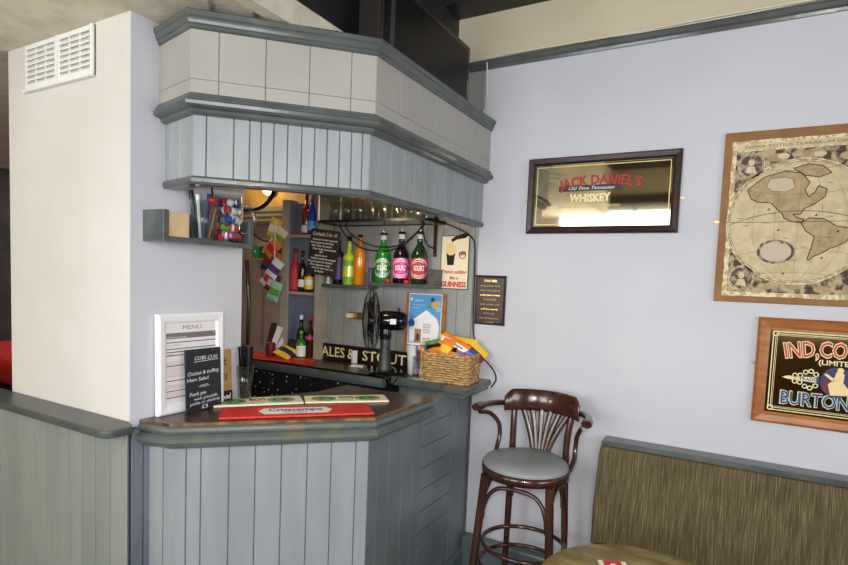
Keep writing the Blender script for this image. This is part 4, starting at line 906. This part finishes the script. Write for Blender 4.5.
for k in range(4):
    a0 = k*PI/2+.4; vs = []
    for i in range(7):
        q = i/6; rr = .028+.135*q
        for s_ in (-1, 1):
            a = a0+s_*(.35+.25*q)*.95; vs.append((gc+s_*.018, rr*math.cos(a), hz_+rr*math.sin(a)))
    bl.raw(vs, [(2*i, 2*i+1, 2*i+3, 2*i+2) for i in range(6)]+[(2*i+2, 2*i+3, 2*i+1, 2*i) for i in range(6)], True)
build('fan_blades', bl, ft)
pts = bez([FXp+Vector((.06, -.06, .004)), FXp+Vector((.03, -.12, .0045)), PY(386, 377, 2.425)+Vector((0, 0, 0)), PY(392, 384, 2.425), PY(398, 376.5, 2.50)], 16)
tag(build('power_cord', B('black_rubber').tube(pts, .004, 6)), 'black fan cord looping over the back counter edge', 'cord')
# ---- wall shelves with bottles
SY = WY-.115
la, lb_ = PY(321.5, 286, SY), PY(367, 286, SY); zl = PY(345, 288, SY).z
boxshelf('grey box shelf on boarded wall holding the orange bottle', (la.x, WY-.001, zl), 0, lb_.x-la.x, .114, .10, (0, 1), .02)
ra, rb = PY(366.8, 286, SY), PY(432, 286, SY); zr = PY(400, 287, SY).z
boxshelf('grey box shelf on boarded wall holding three pourer bottles', (ra.x+.004, WY-.001, zr), 0, rb.x-ra.x, .114, .107, (1, 1), .02)
BY = WY-.065
def bx_(px): return PY(px, 280, BY).x
zl2, zr2 = zl+.0205, zr+.0205
bottle('tall black bottle at left end of the box shelf', (bx_(338), BY, zl2), .30, .036, 'glass_black', 'chrome', 'purple', lab_z=(.1, .55), neck=.3, shoulder=.1)
bottle('yellow green bottle between black and orange bottles', (bx_(348.5), BY, zl2), .295, .038, 'glass_yellow', 'black', 'lime_green', label2='glass_yellow', lab_z=(.02, .5), neck=.34, shoulder=.1)
bottle('plain orange bottle at right end of the box shelf', (bx_(359), BY, zl2), .305, .037, 'glass_orange', 'black', neck=.2, shoulder=.25)
solo('china_ornament', 'small white ornament at left end of the box shelf', 'ornament', B('white').lathe([(.0001, 0), (.016, 0), (.018, .008), (.010, .018), (.013, .03), (.009, .042), (.0001, .046)], n=14), (bx_(328.5), BY, zl2))
bottle('green bottle with pourer and swirl label on box shelf', (bx_(382.3), BY, zr2), .285, .047, 'glass_green', label='glass_green', swirl=True, spout=True, word=('white', 'SOURZ'), lab_z=(.10, .5), neck=.22, shoulder=.27)
bottle('black bottle with pourer and pink swirl label on box shelf', (bx_(400.5), BY, zr2), .29, .047, 'glass_black', label='pink', swirl=True, spout=True, word=('white', 'SOURZ'), lab_z=(.10, .5), neck=.22, shoulder=.27)
bottle('dark green bottle with pourer and red label on box shelf', (bx_(418.7), BY, zr2), .29, .047, 'glass_darkgreen', label='stone_red', swirl=True, spout=True, word=('white', 'SOURZ'), lab_z=(.10, .5), neck=.22, shoulder=.27)
capthing('red stopper between the green and black pourer bottles', (bx_(391), BY-.035, zr2)); capthing('red stopper between the black and red label pourer bottles', (bx_(409.5), BY-.035, zr2))
# ---- glass rack hung below the canopy
GY0, GY1 = 2.46, 2.66; g0 = PY(318, 222.5, GY0); g1 = PY(428, 216.5, GY0); gz = (g0.z+g1.z)/2
rk = thing('glass_rack', 'black edged hanging rack of glasses under the canopy', 'rack', ((g0.x+g1.x)/2, GY0, gz)); hl = (g1.x-g0.x)/2
build('shelf_plate', B('clear_glass').box((-hl, .004, -.008), (hl, GY1-GY0-.004, .0)), rk)
build('rim', B('black').box((-hl, -.004, -.011), (hl, .004, .004)).box((-hl, GY1-GY0-.004, -.011), (hl, GY1-GY0+.004, .004)).box((-hl, -.004, -.011), (-hl+.008, GY1-GY0, .004)).box((hl-.008, -.004, -.011), (hl, GY1-GY0, .004)), rk)
for xx in (-hl+.004, hl-.004):
    for yy in (.0, GY1-GY0): build('hanger', B('white_plastic' if xx < 0 else 'steel').tube([(xx, yy, .0), (xx, yy, 2.15-gz)], .005, 8), rk)
gm = tumbler(B('clear_glass'), .029, .035, .115); first = None
labs = ['clear tumbler on the hanging rack, leftmost in front', 'clear tumbler on the hanging rack, second from left in front', 'clear tumbler on the hanging rack, third from left in front', 'clear tumbler on the hanging rack, fourth from left in front', 'clear tumbler on the hanging rack, fifth from left in front', 'clear tumbler on the hanging rack, rightmost in front']
for row in range(2):
    for k in range(6):
        loc = ((g0.x+g1.x)/2-hl+.075+k*.087+row*.03, GY0+.055+row*.09, gz+.0005); lab = labs[k] if row == 0 else labs[k].replace('in front', 'in the rear row')
        if first is None: first = solo('tumbler', lab, 'glass', gm, loc, group='tumblers on the hanging rack')
        else: c = first.copy(); COL.objects.link(c); c.location = loc; c['label'] = lab
pp = PZ(0, 0, 0) if False else None
solo('copper_mug', 'copper banded steel mug at right end of the rack', 'mug', B('steel').lathe([(.0001, 0), (.03, 0), (.034, .03)], n=18).m('brass').lathe([(.034, .03), (.035, .075), (.032, .075), (.03, .01), (.0001, .008)], n=18, cap=False), ((g0.x+g1.x)/2+hl-.07, GY0+.06, gz+.0005))
cb_ = thing('cocktail_board', 'brown hanging drinks board with chalk writing below the rack', 'menu board', (-2.094, 2.49, 1.658), 0, rot=(0, math.radians(6), math.radians(6)))
build('board', B('slate_brown').box((-.10, -.004, 0), (.10, .004, .262), .002), cb_)
ct = B('chalk_yellow').text('Cocktails 2 for 10', .02, (0, .225), .0046, .165, bold=.01, shear=.2)
ct.m('chalk')
for k, t_ in enumerate(('Passion fruit martini', 'Rum punch and lime', 'Gin fizz & tonic', 'Pink lady lemonade', 'NEW', 'Apple sour', 'Vodka cranberry orange', 'Tequila sunrise & juice', 'Blue lagoon soda', 'Ask at the bar to', '& Enjoy')):
    ct.text(t_, .0105, ((-.012 if k % 3 else .006), .198-k*.0182), .0046, min(.17, .0088*len(t_)), bold=.012, shear=.25)
build('chalk_writing', ct, cb_)
build('cord', B('black_rubber').tube([(-.06, 0, .262), (-.05, 0, .3)], .002, 6).tube([(.06, 0, .262), (.05, 0, .3)], .002, 6), cb_)
# strap on the wall and cables
sA, sB = PY(436.5, 219, WY-.01), PY(435.8, 257, WY-.01)
ss = thing('metal_strap', 'brown metal strap hanging down beside the tin sign', 'bracket', (sA.x, WY-.006, sB.z)); build('strap', B('glass_brown').box((-.010, -.012, 0), (.010, -.002, sA.z-sB.z+.06), .002), ss)
for zz in (.012, .2): build('screw', B('chrome').lathe([(.004, 0), (.003, .003), (.0001, .004)], (0, -.012, zz), 8, (0, -1, 0)), ss)
def cable(label, pts, r=.0042): return tag(build('cable', B('black_rubber').tube(bez(pts, 28), r, 6)), label, 'cable')
cable('black cable sagging behind the bottle pourers, upper one', [PY(344, 222, 2.62), PY(350, 233, 2.66), PY(366, 243.5, 2.67), PY(382, 247, 2.67), PY(400, 245, 2.67), PY(412, 238, 2.64), PY(425, 222, 2.60)])
cable('black cable sagging behind the bottle pourers, lower one', [PY(338, 222, 2.63), PY(346, 236, 2.67), PY(362, 248, 2.685), PY(380, 251, 2.685), PY(396, 248.5, 2.685), PY(412, 237, 2.66), PY(428, 221, 2.62)])
cable('black cable looping down beside the metal strap', [PY(422.5, 221, 2.66), PY(423.5, 234, 2.7), PY(427, 244, 2.73), PY(434, 249, 2.757)])
cable('black cable from rack down the edge of boarded wall to counter', [PY(430, 218, 2.66), PY(447, 224, 2.72), PY(463, 231, 2.755), PY(472.5, 238, 2.765), PY(475, 250, 2.768), PY(474, 290, 2.770), PY(473, 330, 2.770), PY(478, 352, 2.765), PY(487, 362, 2.74), PY(494, 371, 2.70), PY(496, 380, 2.66), PY(491, 387, 2.62)])
#==BASKETSIDE==
# poster on a wooden board
ba, bb = PY(406.5, 292, WY-.02), PY(446, 295, WY-.02)
nb_ = thing('poster_board', 'blue and white poster on wooden board leaning against boarded wall', 'poster', ((ba.x+bb.x)/2, WY-.03, BZ), 0, rot=(math.radians(-2.2), 0, 0)); hw = (bb.x-ba.x)/2; H_ = ba.z-BZ
pbd = build('board', B('pine').box((-hw, -.004, 0), (hw, .008, H_), .002), nb_)
pw = hw-.022; pb_ = MB(); pb_.m('white').box((-pw, -.006, .04), (pw, -.004, H_-.004)); pb_.m('sky_blue').box((-pw+.004, -.0064, .05), (pw-.004, -.006, H_-.009))
uv = lambda u, v: (-pw+2*pw*u, .05+(H_-.06)*v)
pb_.m('white').plate([uv(*p) for p in ((.55, .78), (.12, .62), (.05, .5), (.06, .2), (.2, .1), (.8, .12), (.93, .25), (.95, .55), (.88, .66))], .0064, .0068)
for u_, v_, r_, c_ in ((.11, .58, .022, 'blue'), (.17, .2, .024, 'sky_blue'), (.92, .34, .018, 'sky_blue'), (.78, .86, .022, 'skin'), (.72, .93, .014, 'dark_green'), (.9, .8, .016, 'mint'), (.9, .88, .014, 'skin'), (.66, .84, .012, 'leaf')): pb_.m(c_).disc(*uv(u_, v_), r_, r_, .0068, .0074, 20)
pb_.m('white').text('join in', .014, uv(.3, .9), .0068, .05).text('local community fund', .007, uv(.32, .84), .0068, .075).text('apply now', .007, uv(.22, .80), .0068, .045).disc(*uv(.08, .93), .007, .007, .0064, .007, 12)
pb_.m('paper_grey')
for k in range(6):
    for v_ in (.57, .37): x_, z_ = uv(.47, v_-k*.024); pb_.box((x_, -.0072, z_), (x_+.05, -.0068, z_+.0032))
(x0_, z0_), (x1_, z1_) = uv(.22, .27), uv(.42, .5)
pb_.m('kraft').box((x0_, -.0074, z0_), (x1_, -.0068, z1_)); pb_.m('ink').disc((x0_+x1_)/2, (z0_+z1_)/2, .010, .022, .0074, .0078, 14)
pb_.m('dark_grey').plate([uv(.45, .1), uv(.6, .14), uv(.9, .16), uv(.95, .04), uv(.45, .04)], .0068, .0074)
build('printed_sheet', pb_, pbd)
tb_ = PZ(425.5, 372, BZ)
tub = thing('storage_tub', 'white plastic tub in front of the blue poster', 'tub', (tb_.x-.01, 2.665, BZ)); build('tub_body', B('white_plastic').lathe([(.0001, 0), (.042, 0), (.05, .17), (.0001, .17)], n=24), tub); build('tub_lid', B('white').lathe([(.053, .165), (.053, .178), (.0001, .18)], n=24).m('blue').lathe([(.0534, .167), (.0534, .172)], n=24, cap=False), tub)
pj = PZ(412.5, 380, BZ)
pjx, pjy = pj.x, 2.575
solo('pen_pot', 'clear square pot of pens and spoons beside the basket', 'pot', B('clear_glass').box((-.034, -.034, 0), (.034, .034, .003)).box((-.034, -.034, 0), (-.031, .034, .12)).box((.031, -.034, 0), (.034, .034, .12)).box((-.034, -.034, 0), (.034, -.031, .12)).box((-.034, .031, 0), (.034, .034, .12)), (pjx, pjy, BZ), .2)
for k, (c_, lab) in enumerate((('white', 'white'), ('blue', 'blue'), ('orange', 'orange'), ('paper_pink', 'pale pink'), ('steel', 'steel'), ('purple', 'purple'), ('yellow', 'yellow'))):
    a = k*.9; solo('pen', '%s pen standing in the clear pot beside basket' % lab, 'pen', B(c_).tube([(.015*math.cos(a), .015*math.sin(a), 0), (.024*math.cos(a+.3), .024*math.sin(a+.3), .15+.035*((k*37) % 5)/5)], .0068, 8), (pjx, pjy, BZ+.0036), group='pens in the clear pot')
pq = PZ(418.5, 381, BZ); solo('blue_carton', 'narrow blue and white carton between pot and basket', 'carton', B('blue').box((-.014, -.02, 0), (.014, .02, .105), .001).m('white').box((-.010, -.0205, .02), (.010, -.02, .05)), (pjx+.055, pjy-.01, BZ), .1)
# wicker basket
k0, k1, k2 = PZ(421.5, 381, BZ), PZ(467.5, 386.5, BZ), PZ(480.5, 373.5, BZ)
e1 = (k1-k0); e2 = (k2-k1); ang = math.atan2(e1.y, e1.x); bw, bd = e1.length*1.07, min(max(e2.dot(Vector((-math.sin(ang), math.cos(ang), 0))), .17), .2)
bc_ = k0+e1/2+Vector((-math.sin(ang), math.cos(ang), 0))*bd/2
bk_ = thing('wicker_basket', 'rectangular wicker basket of snacks on back counter end', 'basket', (bc_.x, bc_.y, BZ), ang); BH = .15
def rect(w_, d_, n=44):
    pts = []; per = 2*(w_+d_)
    for i in range(n):
        t = per*i/n
        if t < w_: pts.append((-w_/2+t, -d_/2))
        elif t < w_+d_: pts.append((w_/2, -d_/2+t-w_))
        elif t < 2*w_+d_: pts.append((w_/2-(t-w_-d_), d_/2))
        else: pts.append((-w_/2, d_/2-(t-2*w_-d_)))
    return pts
wk = B('wicker'); rows = 12
for r_ in range(rows):
    z = .006+r_*(BH-.012)/(rows-1); fl = 1-.06*(1-z/BH); base = rect(bw*fl-.016, bd*fl-.016, 52); pts = []
    for i, (x, y) in enumerate(base):
        o = .0048*(1 if (i+r_) % 2 else -1); L = math.hypot(x, y); ax_ = abs(abs(y)-(bd*fl-.016)/2) < 1e-4
        pts.append((x, y+math.copysign(o, y), z) if ax_ else (x+math.copysign(o, x), y, z))
    wk.tube(pts, .0062, 5, closed=True)
build('woven_sides', wk, bk_)
wk = B('wicker_dark').box((-bw/2*.94+.012, -bd/2*.94+.012, .0), (bw/2*.94-.012, bd/2*.94-.012, .006))
iw, idp = bw*.95-.02, bd*.95-.02
wk.box((-iw/2, -idp/2, .006), (iw/2, -idp/2+.002, BH-.012)).box((-iw/2, idp/2-.002, .006), (iw/2, idp/2, BH-.012)).box((-iw/2, -idp/2, .006), (-iw/2+.002, idp/2, BH-.012)).box((iw/2-.002, -idp/2, .006), (iw/2, idp/2, BH-.012))
build('lining', wk, bk_)
wk = B('wicker')
for dz, o in ((0, .0), (.006, .004), (.003, -.006)): wk.tube([(x, y, BH-.004+dz+.002*math.sin(i*1.7)) for i, (x, y) in enumerate(rect(bw-.012+o, bd-.012+o, 60))], .005, 5, closed=True)
build('rim', wk, bk_)
build('handle', B('wicker').tube(bez([(bw/2, -.035, BH-.06), (bw/2+.014, -.02, BH-.045), (bw/2+.014, .02, BH-.045), (bw/2, .035, BH-.06)], 12), .006, 6), bk_)
def bp(x, y, z): c, s_ = math.cos(ang), math.sin(ang); return (bc_.x+x*c-y*s_, bc_.y+x*s_+y*c, BZ+z)
SN = [('orange and white chocolate wrapper on top of the basket', ['orange', 'white'], .17, .075, (-.005, -.005, .165), (-.5, .45, .1), ('Twists', 'maroon')),
      ('bright yellow packet at the back of the basket', ['yellow', 'yellow'], .22, .09, (.0, .05, .145), (-.25, .1, .05), ('nuts', 'maroon')),
      ('blue crisp packet with red badge in the basket', ['blue', 'sky_blue'], .14, .12, (.055, -.03, .105), (-.75, .3, .2), ('chips', 'red')),
      ('yellow and dark red packet at right of the basket', ['yellow', 'maroon'], .13, .11, (.085, .02, .115), (-.5, .7, .3), None),
      ('green packet at the left of the basket', ['leaf', 'dark_green'], .14, .09, (-.09, .015, .138), (-.55, -.3, .1), None),
      ('black packet with orange stripe at left of basket', ['black', 'orange'], .14, .09, (-.075, -.025, .122), (-.6, -.25, 0), None),
      ('dark pink packet at the front of the basket', ['magenta', 'white'], .14, .09, (.025, -.06, .10), (-1.0, .1, 0), None),
      ('small orange sachet standing in the basket centre', ['orange', 'yellow'], .07, .11, (-.045, -.04, .125), (-.4, .3, 0), None),
      ('brown and gold sachet beside the orange sachet in basket', ['stout', 'orange'], .09, .09, (-.01, -.05, .105), (-.6, -.1, 0), None)]
for k, (lab, cols, w_, h_, p, r_, wd) in enumerate(SN): packet('snack_packet', lab, 'snack packet', w_, h_, .024, cols, bp(*p), (r_[0], r_[1], ang+r_[2]), 'snack packets in the wicker basket', k+20, wd)
#==BEHIND==
# strip of hanging bags left of the niche
HBG = [('yellow bag of snacks hung topmost beside the niche', ['yellow', 'white'], 277, 224), ('cream bag of snacks tucked below the yellow one by the niche', ['cream', 'lime_green'], 279, 232), ('orange bag of snacks hung third beside the niche', ['orange', 'bright_red'], 271, 241), ('dark red bag of snacks hung below the orange one by niche', ['maroon', 'orange'], 277, 249), ('navy bag of snacks peeping out at middle of the hanging strip', ['navy', 'maroon'], 271, 257), ('white and purple bag of snacks hung below the navy one', ['white', 'purple'], 275, 263), ('white and pink bag of snacks sticking out leftmost of the strip', ['paper_pink', 'magenta'], 268, 272), ('maroon and white bag of snacks near the bottom of the strip', ['maroon', 'paper_pink'], 274, 278), ('mint green bag of snacks hung lowest beside the niche', ['mint', 'leaf'], 277, 287)]
for k, (lab, cols, px_, py_) in enumerate(HBG):
    p = PY(px_-4, py_+5, (2.70, 2.665, 2.63)[k % 3]); packet('snack_bag', lab, 'snack bag', .088, .13, .024, cols, (p.x-.01, p.y, p.z-.055), (.05, (.35, .62, .85, .5)[k % 4], .25), 'snack bags hung beside the niche', k+50)
tag(build('hanging_strip', B('white_plastic').box((xa-.01, 2.63, 1.5), (xa-.004, 2.64, 2.0))), 'white plastic strip that the snack bags hang from', 'strip')
# ribbed pelmet box, hose, boxes on a bracket shelf
pA, pB = PY(247, 208, 2.9), PY(281, 224, 2.9); cb = B('corrugated')
for k in range(7): z_ = pB.z+(pA.z-pB.z)*k/7; cb.box((pA.x-.3, 2.885-.012*(k % 2), z_), (xa+.02, 2.948, z_+(pA.z-pB.z)/7))
tag(build('ribbed_panel', cb), 'brown ribbed panel on the wall behind the bar', 'panel')
cable('thick black hose curving below the canopy behind the bar', [PY(276, 184, 2.6), PY(272, 196, 2.65), PY(263, 206, 2.7), PY(252, 209.5, 2.75), PY(238, 209, 2.8)], .016)
cable('black cord drooping on the brown wall behind the bar', [PY(250, 232, 2.9), PY(262, 240, 2.9), PY(270, 241, 2.88), PY(278, 238, 2.86)], .006)
br_ = PY(258, 259, 2.87); tag(build('small_shelf', B('kraft').box((br_.x-.12, 2.85, br_.z-.008), (br_.x+.10, 2.95, br_.z+.006))), 'small wooden bracket shelf on the brown wall behind bar', 'shelf')
for k, (dx, c_, lab) in enumerate(((-.03, 'teal_green', 'green tea box on the small shelf behind bar'), (.05, 'dark_green', 'dark green box at the right of the small shelf'))): solo('small_box', lab, 'box', B(c_).box((-.035, -.03, 0), (.035, .03, .085), .001).m('white').box((-.006, -.031, .04), (.006, -.03, .055)), (br_.x+dx, 2.90, br_.z+.0065))
pts = [PY(247, 260, 2.80), PY(249, 300, 2.80), PY(247.5, 345, 2.80)]
tag(build('wooden_pole', B('glass_brown').tube(pts, .014, 8)), 'brown pole standing behind the lilac wall end', 'pole')
# room glimpsed past the left of the wall end
rs = thing('red_settle', 'red seat glimpsed left of the cream wall end', 'seat', (-4.9, 2.3, 0)); build('seat', B('bright_red').box((-.9, -.3, .75), (.6, .3, .95), .04), rs); build('base', B('stout').box((-.9, -.3, 0), (.6, .3, .75)), rs)
fr_ = thing('dark_dresser', 'dark wooden dresser glimpsed at the far left edge', 'dresser', (-5.2, 3.9, 0)); build('body', B('stout').box((-.8, -.2, 0), (1.6, .2, 1.2)), fr_)
for z_ in (1.5, 1.85, 2.2): build('shelf', B('pine').box((-.8, -.15, z_), (1.6, .2, z_+.03)), fr_)
